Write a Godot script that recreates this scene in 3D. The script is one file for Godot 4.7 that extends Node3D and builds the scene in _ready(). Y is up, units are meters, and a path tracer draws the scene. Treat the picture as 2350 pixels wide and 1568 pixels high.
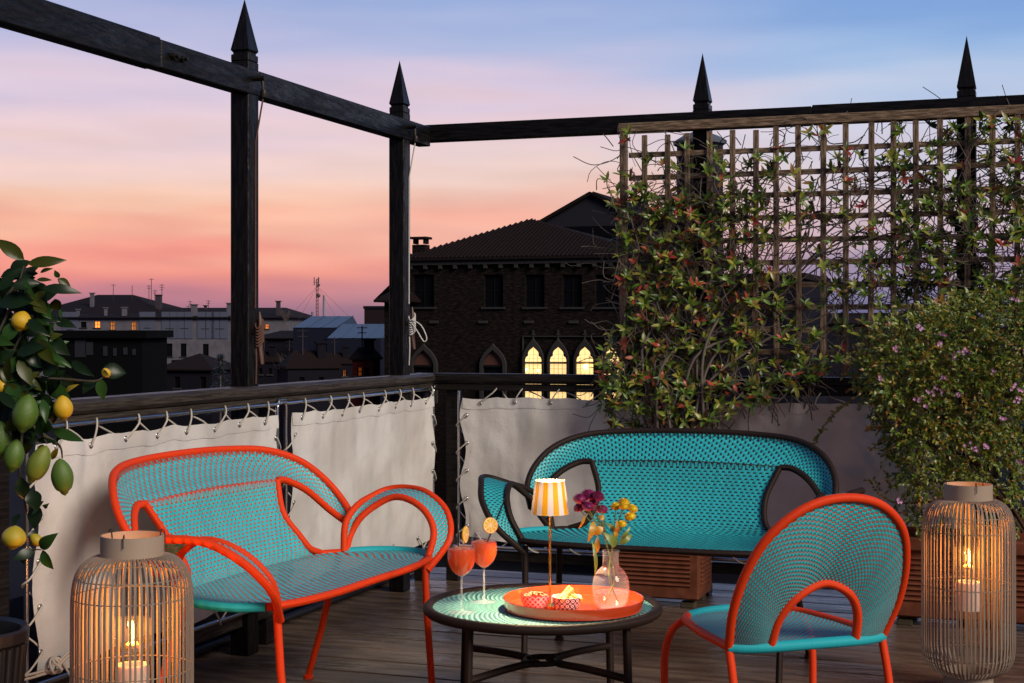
extends Node3D
# A roof terrace at dusk. y is up, metres; the camera stands at x 0, z 0 and looks towards -z.

const EYE := 1.34                       # height of the lens above the deck
const FOCAL := 3450.0                   # lens in units of a 2350-wide frame
const TURN := -0.3416                   # the terrace's own axes against the camera's
const CORNER := Vector3(-0.44, 0, -8.0) # where its two railings meet

var rng := RandomNumberGenerator.new()
var counts := {}
var K := {}                             # materials
var sofa_meshes := {}


class M:
	extends RefCounted
	var v := PackedVector3Array()
	var uv := PackedVector2Array()
	var c := PackedColorArray()
	var ix := PackedInt32Array()
	var col := Color.WHITE
	var xf := Transform3D.IDENTITY

	func p(a: Vector3, t := Vector2.ZERO) -> int:
		v.append(xf * a)
		uv.append(t)
		c.append(col)
		return v.size() - 1

	func tri(a: int, b: int, d: int) -> void:
		ix.append(a); ix.append(b); ix.append(d)

	func quad(a: Vector3, b: Vector3, d: Vector3, e: Vector3) -> void:
		var i := p(a, Vector2(0, 0)); p(b, Vector2(1, 0)); p(d, Vector2(1, 1)); p(e, Vector2(0, 1))
		tri(i, i + 1, i + 2); tri(i, i + 2, i + 3)

	func poly(pts: Array, out: Vector3) -> void:   # a flat convex face that looks towards out
		var n: Vector3 = (pts[1] - pts[0]).cross(pts[2] - pts[0])
		var q := pts.duplicate()
		if n.dot(out) < 0.0:
			q.reverse()
		var i := v.size()
		for a in q:
			p(a)
		for k in range(1, q.size() - 1):
			tri(i, i + k, i + k + 1)

	func box(at: Vector3, size: Vector3, bevel := 0.0) -> void:
		var h := size / 2.0
		var b := minf(bevel, minf(h.x, minf(h.y, h.z)) * 0.6)
		var corner := func(s: Vector3, axis: int) -> Vector3:
			var r := Vector3(s.x * (h.x - b), s.y * (h.y - b), s.z * (h.z - b))
			r[axis] = s[axis] * h[axis]
			return at + r
		for axis in 3:
			var o1 := (axis + 1) % 3
			var o2 := (axis + 2) % 3
			for sg in [-1.0, 1.0]:
				var ring := []
				for q in [[-1.0, -1.0], [1.0, -1.0], [1.0, 1.0], [-1.0, 1.0]]:
					var s := Vector3.ZERO
					s[axis] = sg; s[o1] = q[0]; s[o2] = q[1]
					ring.append(corner.call(s, axis))
				var out := Vector3.ZERO
				out[axis] = sg
				poly(ring, out)
		if b <= 0.0:
			return
		for axis in 3:
			var o1 := (axis + 1) % 3
			var o2 := (axis + 2) % 3
			for q in [[-1.0, -1.0], [1.0, -1.0], [1.0, 1.0], [-1.0, 1.0]]:
				var s1 := Vector3.ZERO
				s1[o1] = q[0]; s1[o2] = q[1]
				var s2 := s1
				s1[axis] = -1.0; s2[axis] = 1.0
				var out := Vector3.ZERO
				out[o1] = q[0]; out[o2] = q[1]
				poly([corner.call(s1, o1), corner.call(s2, o1), corner.call(s2, o2), corner.call(s1, o2)], out)
		for x in [-1.0, 1.0]:
			for y in [-1.0, 1.0]:
				for z in [-1.0, 1.0]:
					var s := Vector3(x, y, z)
					poly([corner.call(s, 0), corner.call(s, 1), corner.call(s, 2)], s)

	func tube(pts: Array, r: Variant, sides := 8, closed := false, caps := true) -> void:
		var n := pts.size()
		var side := Vector3.ZERO
		var i0 := v.size()
		var run := 0.0
		for k in n:
			var a: Vector3 = pts[k]
			var prev: Vector3 = pts[(k - 1 + n) % n] if closed or k > 0 else a
			var next: Vector3 = pts[(k + 1) % n] if closed or k < n - 1 else a
			var t := (next - prev).normalized()
			if k == 0:
				side = t.cross(Vector3.UP if absf(t.y) < 0.9 else Vector3.RIGHT).normalized()
			else:
				side = (side - t * side.dot(t)).normalized()
				run += a.distance_to(pts[k - 1])
			var up := t.cross(side)
			var rad: float = r[k] if r is Array else r
			for j in sides + 1:
				var w := TAU * j / sides
				p(a + (side * cos(w) + up * sin(w)) * rad, Vector2(float(j) / sides, run))
		var m := sides + 1
		for k in (n if closed else n - 1):
			var a := i0 + k * m
			var b := i0 + ((k + 1) % n) * m
			for j in sides:
				tri(a + j, b + j + 1, b + j)
				tri(a + j, a + j + 1, b + j + 1)
		if caps and not closed:
			for e in [0, n - 1]:
				var ring := []
				for j in sides:
					ring.append(v[i0 + e * m + j])
				var keep := xf
				xf = Transform3D.IDENTITY
				poly(ring, keep.basis * (pts[e] - pts[1 if e == 0 else n - 2]))
				xf = keep

	func lathe(prof: Array, n := 24, at := Vector3.ZERO, sharp := 0.6) -> void:
		var last := -1
		for k in prof.size() - 1:
			var a: Vector2 = prof[k]
			var b: Vector2 = prof[k + 1]
			if last < 0 or (k > 0 and absf((a - prof[k - 1]).angle_to(b - a)) > sharp):
				last = ring(a, n, at, k)
			var nx := ring(b, n, at, k + 1)
			for j in n:
				tri(last + j, nx + j + 1, nx + j)
				tri(last + j, last + j + 1, nx + j + 1)
			last = nx

	func ring(q: Vector2, n: int, at: Vector3, k: int) -> int:
		var i := v.size()
		for j in n + 1:
			var w := -TAU * j / n
			p(at + Vector3(cos(w) * q.x, q.y, sin(w) * q.x), Vector2(float(j) / n, q.y))
		return i

	func sheet(pts: Array, nu: int, nv: int) -> void:   # pts[i * nv + j], smooth
		var i0 := v.size()
		for i in nu:
			for j in nv:
				p(pts[i * nv + j], Vector2(float(i) / (nu - 1), float(j) / (nv - 1)))
		for i in nu - 1:
			for j in nv - 1:
				var a := i0 + i * nv + j
				tri(a, a + nv, a + nv + 1)
				tri(a, a + nv + 1, a + 1)

	func ball(at: Vector3, r: Vector3, n := 10, m := 6) -> void:
		var i0 := v.size()
		for k in m + 1:
			var f := PI * k / m
			for j in n + 1:
				var w := TAU * j / n
				p(at + Vector3(cos(w) * sin(f) * r.x, cos(f) * r.y, sin(w) * sin(f) * r.z), Vector2(float(j) / n, float(k) / m))
		for k in m:
			for j in n:
				var a := i0 + k * (n + 1) + j
				tri(a, a + 1, a + n + 2)
				tri(a, a + n + 2, a + n + 1)

	func arrays() -> Array:
		var n := PackedVector3Array()
		n.resize(v.size())
		for k in range(0, ix.size(), 3):
			var a := ix[k]
			var b := ix[k + 1]
			var d := ix[k + 2]
			var w := (v[b] - v[a]).cross(v[d] - v[a])
			n[a] += w; n[b] += w; n[d] += w
		for k in n.size():
			n[k] = n[k].normalized() if n[k].length_squared() > 1e-24 else Vector3.UP
		var flip := PackedInt32Array()
		flip.resize(ix.size())
		for k in range(0, ix.size(), 3):
			flip[k] = ix[k]; flip[k + 1] = ix[k + 2]; flip[k + 2] = ix[k + 1]
		var out := []
		out.resize(Mesh.ARRAY_MAX)
		out[Mesh.ARRAY_VERTEX] = v
		out[Mesh.ARRAY_NORMAL] = n
		out[Mesh.ARRAY_TEX_UV] = uv
		out[Mesh.ARRAY_COLOR] = c
		out[Mesh.ARRAY_INDEX] = flip
		return out


# ---------------------------------------------------------------- nodes
func numbered(called: String, parent: Node) -> String:
	var key := str(parent.get_instance_id()) + called
	var n: int = counts.get(key, -1) + 1
	counts[key] = n
	return called if n == 0 else "%s_%03d" % [called, n]


func mesh_of(parts: Array) -> ArrayMesh:     # [M, material, M, material ...]
	var am := ArrayMesh.new()
	for k in range(0, parts.size(), 2):
		am.add_surface_from_arrays(Mesh.PRIMITIVE_TRIANGLES, parts[k].arrays())
		am.surface_set_material(am.get_surface_count() - 1, parts[k + 1])
	return am


func put(called: String, mesh: Mesh, parent: Node = self, at := Transform3D.IDENTITY, m: Material = null) -> MeshInstance3D:
	var o := MeshInstance3D.new()
	o.name = numbered(called, parent)
	o.mesh = mesh
	o.transform = at
	if m:
		o.material_override = m
	parent.add_child(o, true)
	return o


func obj(called: String, b: M, m: Material, parent: Node = self, at := Transform3D.IDENTITY) -> MeshInstance3D:
	return put(called, mesh_of([b, m]), parent, at)


func tag(o: Node, label: String, category: String, group := "") -> Node:
	o.set_meta("label", label)
	o.set_meta("category", category)
	if group:
		o.set_meta("group", group)
	return o


func thing(called: String, label: String, category: String, at := Transform3D.IDENTITY, group := "") -> Node3D:
	var o := Node3D.new()
	o.name = numbered(called, self)
	o.transform = at
	add_child(o, true)
	tag(o, label, category, group)
	return o


func setting(o: Node) -> Node:
	o.set_meta("kind", "structure")
	return o


func stuff(o: Node) -> Node:
	o.set_meta("kind", "stuff")
	return o


# ---------------------------------------------------------------- places
func terrace(s: float, y: float, t: float) -> Vector3:   # s along the right railing, t along the left one
	return CORNER + Vector3(cos(TURN) * s + sin(TURN) * t, y, -sin(TURN) * s + cos(TURN) * t)


func framed(at: Vector3, yaw: float) -> Transform3D:
	return Transform3D(Basis(Vector3.UP, yaw), at)


func seen(x: float, y: float, depth: float) -> Vector3:   # a point of the 2350 x 1568 frame at that depth
	return Vector3((x - 1175.0) / FOCAL * depth, EYE - (y - 752.0) / FOCAL * depth, -depth)


func laid(x: float, y: float, f: Transform3D, z := 0.0) -> Vector3:   # the same on a plane z of frame f, in f's own axes
	var inv := f.affine_inverse()
	var e := inv * Vector3(0, EYE, 0)
	var d := inv * seen(x, y, 10.0) - e
	return e + d * ((z - e.z) / d.z)


func spline(q: Array, n := 6, closed := false) -> Array:
	var out := []
	var m := q.size()
	for i in (m if closed else m - 1):
		var b = q[i]
		var d = q[(i + 1) % m]
		var a = q[(i - 1 + m) % m] if closed or i > 0 else b * 2.0 - d
		var e = q[(i + 2) % m] if closed or i < m - 2 else d * 2.0 - b
		for k in n:
			var t := float(k) / n
			out.append(b * 1.0 + (d - a) * (0.5 * t) + (a * 2.0 - b * 5.0 + d * 4.0 - e) * (0.5 * t * t) + (b * 3.0 - a - d * 3.0 + e) * (0.5 * t * t * t))
	if not closed:
		out.append(q[m - 1])
	return out


func resampled(q: Array, n: int) -> Array:
	var acc := [0.0]
	for k in range(1, q.size()):
		acc.append(acc[k - 1] + q[k].distance_to(q[k - 1]))
	var out := []
	var at := 0
	for i in n:
		var want: float = acc[-1] * i / (n - 1)
		while at < q.size() - 2 and acc[at + 1] < want:
			at += 1
		out.append(q[at].lerp(q[at + 1], clampf((want - acc[at]) / maxf(acc[at + 1] - acc[at], 1e-9), 0.0, 1.0)))
	return out


func mirrored(q: Array) -> Array:
	var out := []
	for a in q:
		out.append(Vector3(-a.x, a.y, a.z))
	return out


# ---------------------------------------------------------------- materials
func mat(c: Color, rough := 0.6, metal := 0.0) -> StandardMaterial3D:   # c is the real-world (linear) colour
	var m := StandardMaterial3D.new()
	m.albedo_color = c.linear_to_srgb()
	m.roughness = rough
	m.metallic = metal
	if rough >= 0.8:
		m.metallic_specular = 0.2
	return m


func painted(rough := 0.6) -> StandardMaterial3D:   # takes its colour from the vertices
	var m := mat(Color.WHITE, rough)
	m.vertex_color_use_as_albedo = true
	return m


func noise_texture(sd: int, freq: float, lo: Color, hi: Color, octaves := 4, side := 512) -> NoiseTexture2D:
	var f := FastNoiseLite.new()
	f.seed = sd
	f.noise_type = FastNoiseLite.TYPE_SIMPLEX_SMOOTH
	f.frequency = freq
	f.fractal_octaves = octaves
	var t := NoiseTexture2D.new()
	t.width = side
	t.height = side
	t.seamless = true
	t.noise = f
	var g := Gradient.new()
	g.offsets = PackedFloat32Array([0.25, 0.75])
	g.colors = PackedColorArray([lo.linear_to_srgb(), hi.linear_to_srgb()])
	t.color_ramp = g
	return t


func wood(lo: Color, hi: Color, rough: float, scale3: Vector3, sd: int, offset := Vector3.ZERO, relief := 0.5) -> StandardMaterial3D:
	var key := "wood%d" % sd
	if not K.has(key):
		K[key] = noise_texture(sd, 0.012, lo, hi, 5)
		var b := noise_texture(sd + 50, 0.03, Color(0.2, 0.2, 0.2), Color(1, 1, 1), 4, 256)
		b.as_normal_map = true
		b.bump_strength = 3.0
		K[key + "n"] = b
		K[key + "r"] = noise_texture(sd + 80, 0.008, Color(0.35, 0.35, 0.35), Color(1, 1, 1), 3, 256)
	var m := StandardMaterial3D.new()
	m.albedo_texture = K[key]
	m.uv1_triplanar = true
	m.uv1_scale = scale3
	m.uv1_offset = offset
	m.normal_enabled = relief > 0.0
	m.normal_texture = K[key + "n"]
	m.normal_scale = relief
	m.roughness = rough
	m.roughness_texture = K[key + "r"]
	m.metallic_specular = 0.32
	return m


func stripes(sd: int) -> ImageTexture:     # the turns of cord wound round a tube
	var r := RandomNumberGenerator.new()
	r.seed = sd
	var im := Image.create(16, 512, false, Image.FORMAT_RGBA8)
	var hs := []
	for k in 128:
		hs.append(r.randf_range(0.55, 1.0))
	for y in 512:
		var h: float = hs[y / 4] * [0.25, 0.9, 1.0, 0.75][y % 4]
		for x in 16:
			im.set_pixel(x, y, Color(h, h, h))
	im.bump_map_to_normal_map(1.5)
	return ImageTexture.create_from_image(im)


func materials() -> void:
	var wound := stripes(5)
	for q in [["red_cord", Color(0.80, 0.052, 0.007), 0.5], ["brown_cord", Color(0.024, 0.014, 0.011), 0.5], ["blue_cord", Color(0.022, 0.42, 0.48), 0.5]]:
		var m := mat(q[1], q[2])
		m.normal_enabled = true
		m.normal_texture = wound
		m.normal_scale = 0.6
		m.metallic_specular = 0.3
		m.uv1_scale = Vector3(1, 2.2, 1)
		K[q[0]] = m
	K.turquoise = mat(Color(0.034, 0.52, 0.57), 0.42)
	K.turquoise.vertex_color_use_as_albedo = true
	K.lamplit_turquoise = mat(Color(0.20, 0.52, 0.49), 0.36)  # turquoise paled for the table top, lamp sheen put into the colour
	K.lamplit_turquoise.vertex_color_use_as_albedo = true
	K.red_strand = mat(Color(0.62, 0.05, 0.012), 0.5)
	K.brown_strand = mat(Color(0.018, 0.012, 0.011), 0.55)
	K.post = wood(Color(0.003, 0.0025, 0.0025), Color(0.011, 0.009, 0.0085), 0.5, Vector3(9, 1.0, 9), 11, Vector3.ZERO, 0.5)
	K.beam = wood(Color(0.003, 0.0025, 0.0025), Color(0.011, 0.009, 0.0085), 0.5, Vector3(1.0, 9, 9), 11, Vector3(0.3, 0.1, 0), 0.5)
	K.rail = wood(Color(0.022, 0.017, 0.014), Color(0.065, 0.052, 0.042), 0.55, Vector3(0.9, 12, 12), 13, Vector3.ZERO, 0.6)
	K.rail_dark = wood(Color(0.007, 0.0055, 0.005), Color(0.018, 0.014, 0.012), 0.6, Vector3(0.9, 12, 12), 15, Vector3.ZERO, 0.6)
	K.slat = wood(Color(0.11, 0.073, 0.046), Color(0.31, 0.22, 0.145), 0.75, Vector3(14, 1.5, 14), 17, Vector3.ZERO, 0.7)
	K.slat_across = wood(Color(0.11, 0.073, 0.046), Color(0.31, 0.22, 0.145), 0.75, Vector3(1.5, 14, 14), 17, Vector3(0.4, 0.2, 0.1), 0.7)
	for k in 6:
		K["deck%d" % k] = wood(Color(0.078, 0.052, 0.038), Color(0.148, 0.103, 0.078), 0.40, Vector3(0.45, 2.4, 2.4), 21 + k % 2, Vector3(k * 0.37, k * 0.21, k * 0.59), 0.35)
	K.chrome = mat(Color(0.55, 0.55, 0.56), 0.25, 1.0)
	K.rope = mat(Color(0.50, 0.46, 0.40), 0.85)
	K.iron = mat(Color(0.03, 0.025, 0.022), 0.5, 0.6)
	var cv := mat(Color(1, 1, 1), 0.9)
	cv.albedo_texture = noise_texture(31, 0.006, Color(0.56, 0.525, 0.49), Color(0.70, 0.67, 0.64), 5)
	cv.uv1_triplanar = true
	cv.uv1_scale = Vector3(0.7, 0.7, 0.7)
	var weave := noise_texture(33, 0.35, Color(0.3, 0.3, 0.3), Color(1, 1, 1), 2, 256)
	weave.as_normal_map = true
	weave.bump_strength = 1.0
	cv.normal_enabled = true
	cv.normal_texture = weave
	cv.normal_scale = 0.25
	cv.backlight_enabled = true
	cv.backlight = Color(0.24, 0.225, 0.22)
	K.canvas = cv
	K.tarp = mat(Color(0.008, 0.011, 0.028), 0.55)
	K.taupe = mat(Color(0.36, 0.275, 0.205), 0.55)
	K.bamboo = mat(Color(0.24, 0.185, 0.14), 0.6)
	K.brass = mat(Color(0.70, 0.42, 0.10), 0.22, 1.0)
	var tr := mat(Color(0.62, 0.058, 0.014), 0.16)
	tr.clearcoat_enabled = true
	tr.clearcoat_roughness = 0.05
	K.tray = tr
	var gl := mat(Color(1, 1, 1), 0.02)
	gl.transparency = BaseMaterial3D.TRANSPARENCY_ALPHA
	gl.albedo_color.a = 0.01
	gl.metallic_specular = 0.38
	K.glass = gl
	var pk := mat(Color(1.0, 0.80, 0.76), 0.02)
	pk.transparency = BaseMaterial3D.TRANSPARENCY_ALPHA
	pk.albedo_color.a = 0.09
	pk.metallic_specular = 0.42
	K.pink_glass = pk
	K.leaf_paint = painted(0.38)
	K.leaf_paint.backlight_enabled = true
	K.leaf_paint.backlight = Color(0.10, 0.11, 0.03)
	K.twig = mat(Color(0.14, 0.115, 0.10), 0.85)
	var tc := mat(Color(1, 1, 1), 0.8)
	tc.albedo_texture = noise_texture(37, 0.01, Color(0.13, 0.043, 0.024), Color(0.19, 0.066, 0.036), 4)
	tc.uv1_triplanar = true
	tc.uv1_scale = Vector3(2, 2, 2)
	K.terracotta = tc
	K.void = mat(Color(0.002, 0.0025, 0.005), 0.8)


# ---------------------------------------------------------------- woven furniture
# Real plain weave: each strand passes over one crossing strand and under the next.
func weave(grid: Array, nu: int, nv: int, main: M, cross: M, along_u: bool, h := 0.0011, wide := 0.99, thin := 0.40) -> void:
	var nrm := []
	nrm.resize(nu * nv)
	for i in nu:
		for j in nv:
			var du: Vector3 = grid[mini(i + 1, nu - 1) * nv + j] - grid[maxi(i - 1, 0) * nv + j]
			var dv: Vector3 = grid[i * nv + mini(j + 1, nv - 1)] - grid[i * nv + maxi(j - 1, 0)]
			nrm[i * nv + j] = dv.cross(du).normalized()
	for pass_ in 2:
		var b := main if pass_ == 0 else cross
		var down_u := along_u if pass_ == 0 else not along_u
		var w := (wide if pass_ == 0 else thin) * 0.5
		var lines := nv if down_u else nu
		var steps := nu if down_u else nv
		for l in lines:
			var prev := -1
			var tone := rng.randf_range(.86, 1.08)   # no two cords are quite alike
			var drift := rng.randf_range(-.025, .025)
			b.col = Color(tone, tone, tone)
			for k in steps * 2 - 1:
				var q := k / 2
				var i := q if down_u else l
				var j := l if down_u else q
				var at: Vector3 = grid[i * nv + j]
				var n: Vector3 = nrm[i * nv + j]
				var sg := 1.0 if (i + j) % 2 == 0 else -1.0
				if pass_ == 1:
					sg = -sg
				var off := h * sg
				var across: Vector3
				if down_u:
					across = (grid[i * nv + mini(j + 1, nv - 1)] - grid[i * nv + maxi(j - 1, 0)]) / (2.0 if j > 0 and j < nv - 1 else 1.0)
				else:
					across = (grid[mini(i + 1, nu - 1) * nv + j] - grid[maxi(i - 1, 0) * nv + j]) / (2.0 if i > 0 and i < nu - 1 else 1.0)
				if k % 2 == 1:
					var i2 := i + (1 if down_u else 0)
					var j2 := j + (0 if down_u else 1)
					at = (at + grid[i2 * nv + j2]) * 0.5
					off = 0.0
				at += across * (drift + rng.randf_range(-.02, .02))
				var a := b.p(at + n * (off - h * 0.45) - across * w)
				b.p(at + n * (off + h * 0.25))
				b.p(at + n * (off - h * 0.45) + across * w)
				if prev >= 0:
					for s in 2:
						b.tri(prev + s, a + s, a + s + 1)
						b.tri(prev + s, a + s + 1, prev + s + 1)
				prev = a


func ruled(a: Array, b: Array, nu: int, nv: int, bulge := 0.0) -> Array:   # a grid of points from curve a to curve b
	var g := []
	for i in nu:
		for j in nv:
			var v := (j + 0.5) / nv
			var w: Vector3 = a[i].lerp(b[i], v)
			w.z -= bulge * 4.0 * v * (1.0 - v)
			g.append(w)
	return g


func sofa_mesh(cord: Material, strand: Material, key: String) -> Dictionary:
	if sofa_meshes.has(key):
		return sofa_meshes[key]
	var T := [Vector3(0, .895, -.432), Vector3(.267, .889, -.424), Vector3(.455, .873, -.368), Vector3(.572, .825, -.29), Vector3(.635, .747, -.213), Vector3(.645, .66, -.135), Vector3(.605, .585, -.065)]
	var W := [Vector3(.404, .765, -.291), Vector3(.461, .759, -.283), Vector3(.533, .717, -.238), Vector3(.597, .637, -.172), Vector3(.612, .578, -.085)]
	var P := [Vector3(.404, .765, -.291), Vector3(.357, .65, -.235), Vector3(.362, .566, -.165), Vector3(.39, .52, -.14), Vector3(.455, .495, -.132)]
	var O := [Vector3(.506, .497, -.062), Vector3(.537, .598, -.072), Vector3(.61, .657, -.065), Vector3(.701, .684, -.052), Vector3(.763, .708, -.011), Vector3(.77, .717, .071), Vector3(.734, .705, .177), Vector3(.691, .643, .278), Vector3(.615, .55, .324), Vector3(.508, .447, .286)]
	var I := [Vector3(.511, .496, -.055), Vector3(.562, .553, -.064), Vector3(.587, .617, -.034), Vector3(.62, .667, .021), Vector3(.633, .696, .087), Vector3(.622, .686, .165), Vector3(.60, .644, .239), Vector3(.565, .578, .285), Vector3(.512, .487, .285)]
	var B := [Vector3(0, .492, -.165), Vector3(.298, .492, -.162), Vector3(.45, .494, -.135), Vector3(.508, .497, -.066)]
	var E := [Vector3(.508, .497, -.066), Vector3(.585, .498, .02), Vector3(.618, .498, .11), Vector3(.61, .497, .2), Vector3(.562, .495, .264)]
	var S := [Vector3(.562, .495, .264), Vector3(.50, .494, .297), Vector3(.40, .493, .32), Vector3(.236, .492, .333), Vector3(0, .492, .331)]
	var out := {}
	var r := 0.0130
	var half := func(q: Array) -> Array:      # from the left end to the right end of a curve given from the middle
		var m := mirrored(q)
		m.reverse()
		m.pop_back()
		return m + q
	var top: Array = spline(half.call(T), 8)
	var st := top.slice((top.size() - 1) / 2)
	var m := M.new()
	m.tube(top, r, 10)
	out.top_frame = mesh_of([m, cord])
	# the crest with its two wings, one woven band
	var cut := 0
	while st[cut].x < 0.45:
		cut += 1
	var seam := [Vector3(0, .775, -.293), Vector3(.404, .765, -.291)]
	var ua := resampled(st.slice(0, cut + 1), 27)
	var ub := resampled(spline(seam, 8), 27)
	var wa := resampled(st.slice(cut), 35)
	var wb := resampled(spline(W, 8), 35)
	var ga := ua.slice(0, 26) + wa
	var gb := ub.slice(0, 26) + wb
	var a := M.new()
	var c := M.new()
	weave(ruled(half.call(ga), half.call(gb), ga.size() * 2 - 1, 12, 0.012), ga.size() * 2 - 1, 12, a, c, true, 0.0013, 0.99, 0.46)
	var upper: Array = half.call(ga)
	var lower: Array = half.call(gb)
	for i in range(3, upper.size() - 3):   # the comb of turns that ties the weave to its tubes
		c.tube([upper[i] + Vector3(0, 0, .004), upper[i].lerp(lower[i], .16) + Vector3(0, 0, .003)], .0023, 4)
		var tie: Vector3 = lower[i]
		if absf(tie.x) > .405:
			c.tube([tie + Vector3(0, 0, .004), tie.lerp(upper[i], .14) + Vector3(0, 0, .003)], .0030, 4)
		else:
			c.tube([tie + Vector3(0, .008, -.005), tie + Vector3(0, -.003, .004), tie + Vector3(0, -.016, .003)], .0018, 4)
	out.crest = mesh_of([a, K.turquoise, c, strand])
	# the middle panel: upright strands
	a = M.new(); c = M.new()
	var edge := resampled(spline(P, 8), 25)
	var g := []
	var nu := 61
	for i in nu:
		var u := 2.0 * i / (nu - 1) - 1.0
		for j in 25:
			var e: Vector3 = edge[j]
			var y := lerpf(e.y, .775 if j == 0 else e.y, 1.0 - u * u)
			var back := 0.022 * (1.0 - u * u) * sin(PI * j / 24.0) + 0.02 * (1.0 - u * u) * j / 24.0
			g.append(Vector3(e.x * u, y, e.z - back))
	weave(g, nu, 25, a, c, false)
	out.back_panel = mesh_of([a, K.turquoise, c, strand])
	# seat
	a = M.new(); c = M.new()
	g = []
	nu = 79
	var rows := 30
	var ends := resampled(spline(E, 8), rows)
	for i in nu:
		var u := 2.0 * i / (nu - 1) - 1.0
		for j in rows:
			var v := float(j) / (rows - 1)
			var e: Vector3 = ends[j]
			var x := e.x * u
			var zr := -.165 + .033 * pow(absf(x) / .45, 3.0) + maxf(absf(x) - .45, 0.0) * 1.1
			var zf := .332 - .068 * pow(absf(x) / .562, 3.0)
			g.append(Vector3(x, .497 - .014 * (1.0 - u * u) * 4.0 * v * (1.0 - v), lerpf(lerpf(zr, zf, v), e.z, pow(absf(u), 6.0))))
	weave(g, nu, rows, a, c, false, 0.0013, 1.0, 0.42)
	out.seat = mesh_of([a, K.turquoise, c, strand])
	m = M.new()
	m.tube(spline(half.call(B), 8), r * 0.85, 10)
	out.rear_rail = mesh_of([m, cord])
	m = M.new()
	var fr := S.duplicate()
	fr.reverse()
	m.tube(spline(half.call(fr), 8), r, 10)
	out.front_rail = mesh_of([m, cord])
	for sd in [1.0, -1.0]:
		var tag_ := "R" if sd > 0 else "L"
		var side := func(q: Array) -> Array: return q if sd > 0 else mirrored(q)
		m = M.new()
		m.tube(side.call(spline(E, 8)), r * 1.12, 10)
		out["end" + tag_] = mesh_of([m, K.blue_cord])
		m = M.new()
		m.tube(side.call(spline(W, 8)), r, 10)
		out["wing" + tag_] = mesh_of([m, cord])
		m = M.new()
		m.tube(side.call(spline(P, 8)), r, 10)
		out["panel_edge" + tag_] = mesh_of([m, cord])
		m = M.new()
		var so := spline(O, 8)
		var si := spline(I, 8)
		m.tube(side.call(so), r, 10)
		out["outer" + tag_] = mesh_of([m, cord])
		m = M.new()
		m.tube(side.call(si), r, 10)
		out["inner" + tag_] = mesh_of([m, cord])
		a = M.new(); c = M.new()
		weave(ruled(side.call(resampled(so, 76)), side.call(resampled(si, 76)), 76, 9), 76, 9, a, c, true)
		out["arm_weave" + tag_] = mesh_of([a, K.turquoise, c, strand])
		m = M.new()
		m.tube(side.call([Vector3(.51, .475, .275), Vector3(.506, .30, .285), Vector3(.502, .012, .31)]), r * 0.98, 10)
		m.tube(side.call([Vector3(.502, .012, .31), Vector3(.502, 0, .31)]), r * 1.5, 10)
		out["leg" + tag_] = mesh_of([m, cord])
		m = M.new()
		m.tube(side.call([Vector3(.478, .485, -.07), Vector3(.51, .20, -.16), Vector3(.532, .012, -.23)]), r * 0.98, 10)
		m.tube(side.call([Vector3(.532, .012, -.23), Vector3(.532, 0, -.232)]), r * 1.5, 10)
		out["rear" + tag_] = mesh_of([m, cord])
	sofa_meshes[key] = out
	return out


func sofa(label: String, at: Transform3D, cord: Material, strand: Material, key: String) -> void:
	var t := thing("woven_sofa", label, "sofa", at, "woven sofas round the table")
	var q := sofa_mesh(cord, strand, key)
	put("seat", q.seat, t)
	put("backrest", q.back_panel, t)
	put("backrest_crest", q.crest, t)
	put("top_tube", q.top_frame, t)
	put("seat_front_tube", q.front_rail, t)
	put("seat_rear_tube", q.rear_rail, t)
	for s in ["L", "R"]:
		put("wing_tube", q["wing" + s], t)
		put("backrest_edge_tube", q["panel_edge" + s], t)
		var arm := put("armrest", q["arm_weave" + s], t)
		put("outer_tube", q["outer" + s], arm)
		put("inner_tube", q["inner" + s], arm)
		put("seat_end_tube", q["end" + s], t)
		put("leg", q["leg" + s], t)
		put("leg", q["rear" + s], t)


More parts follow.
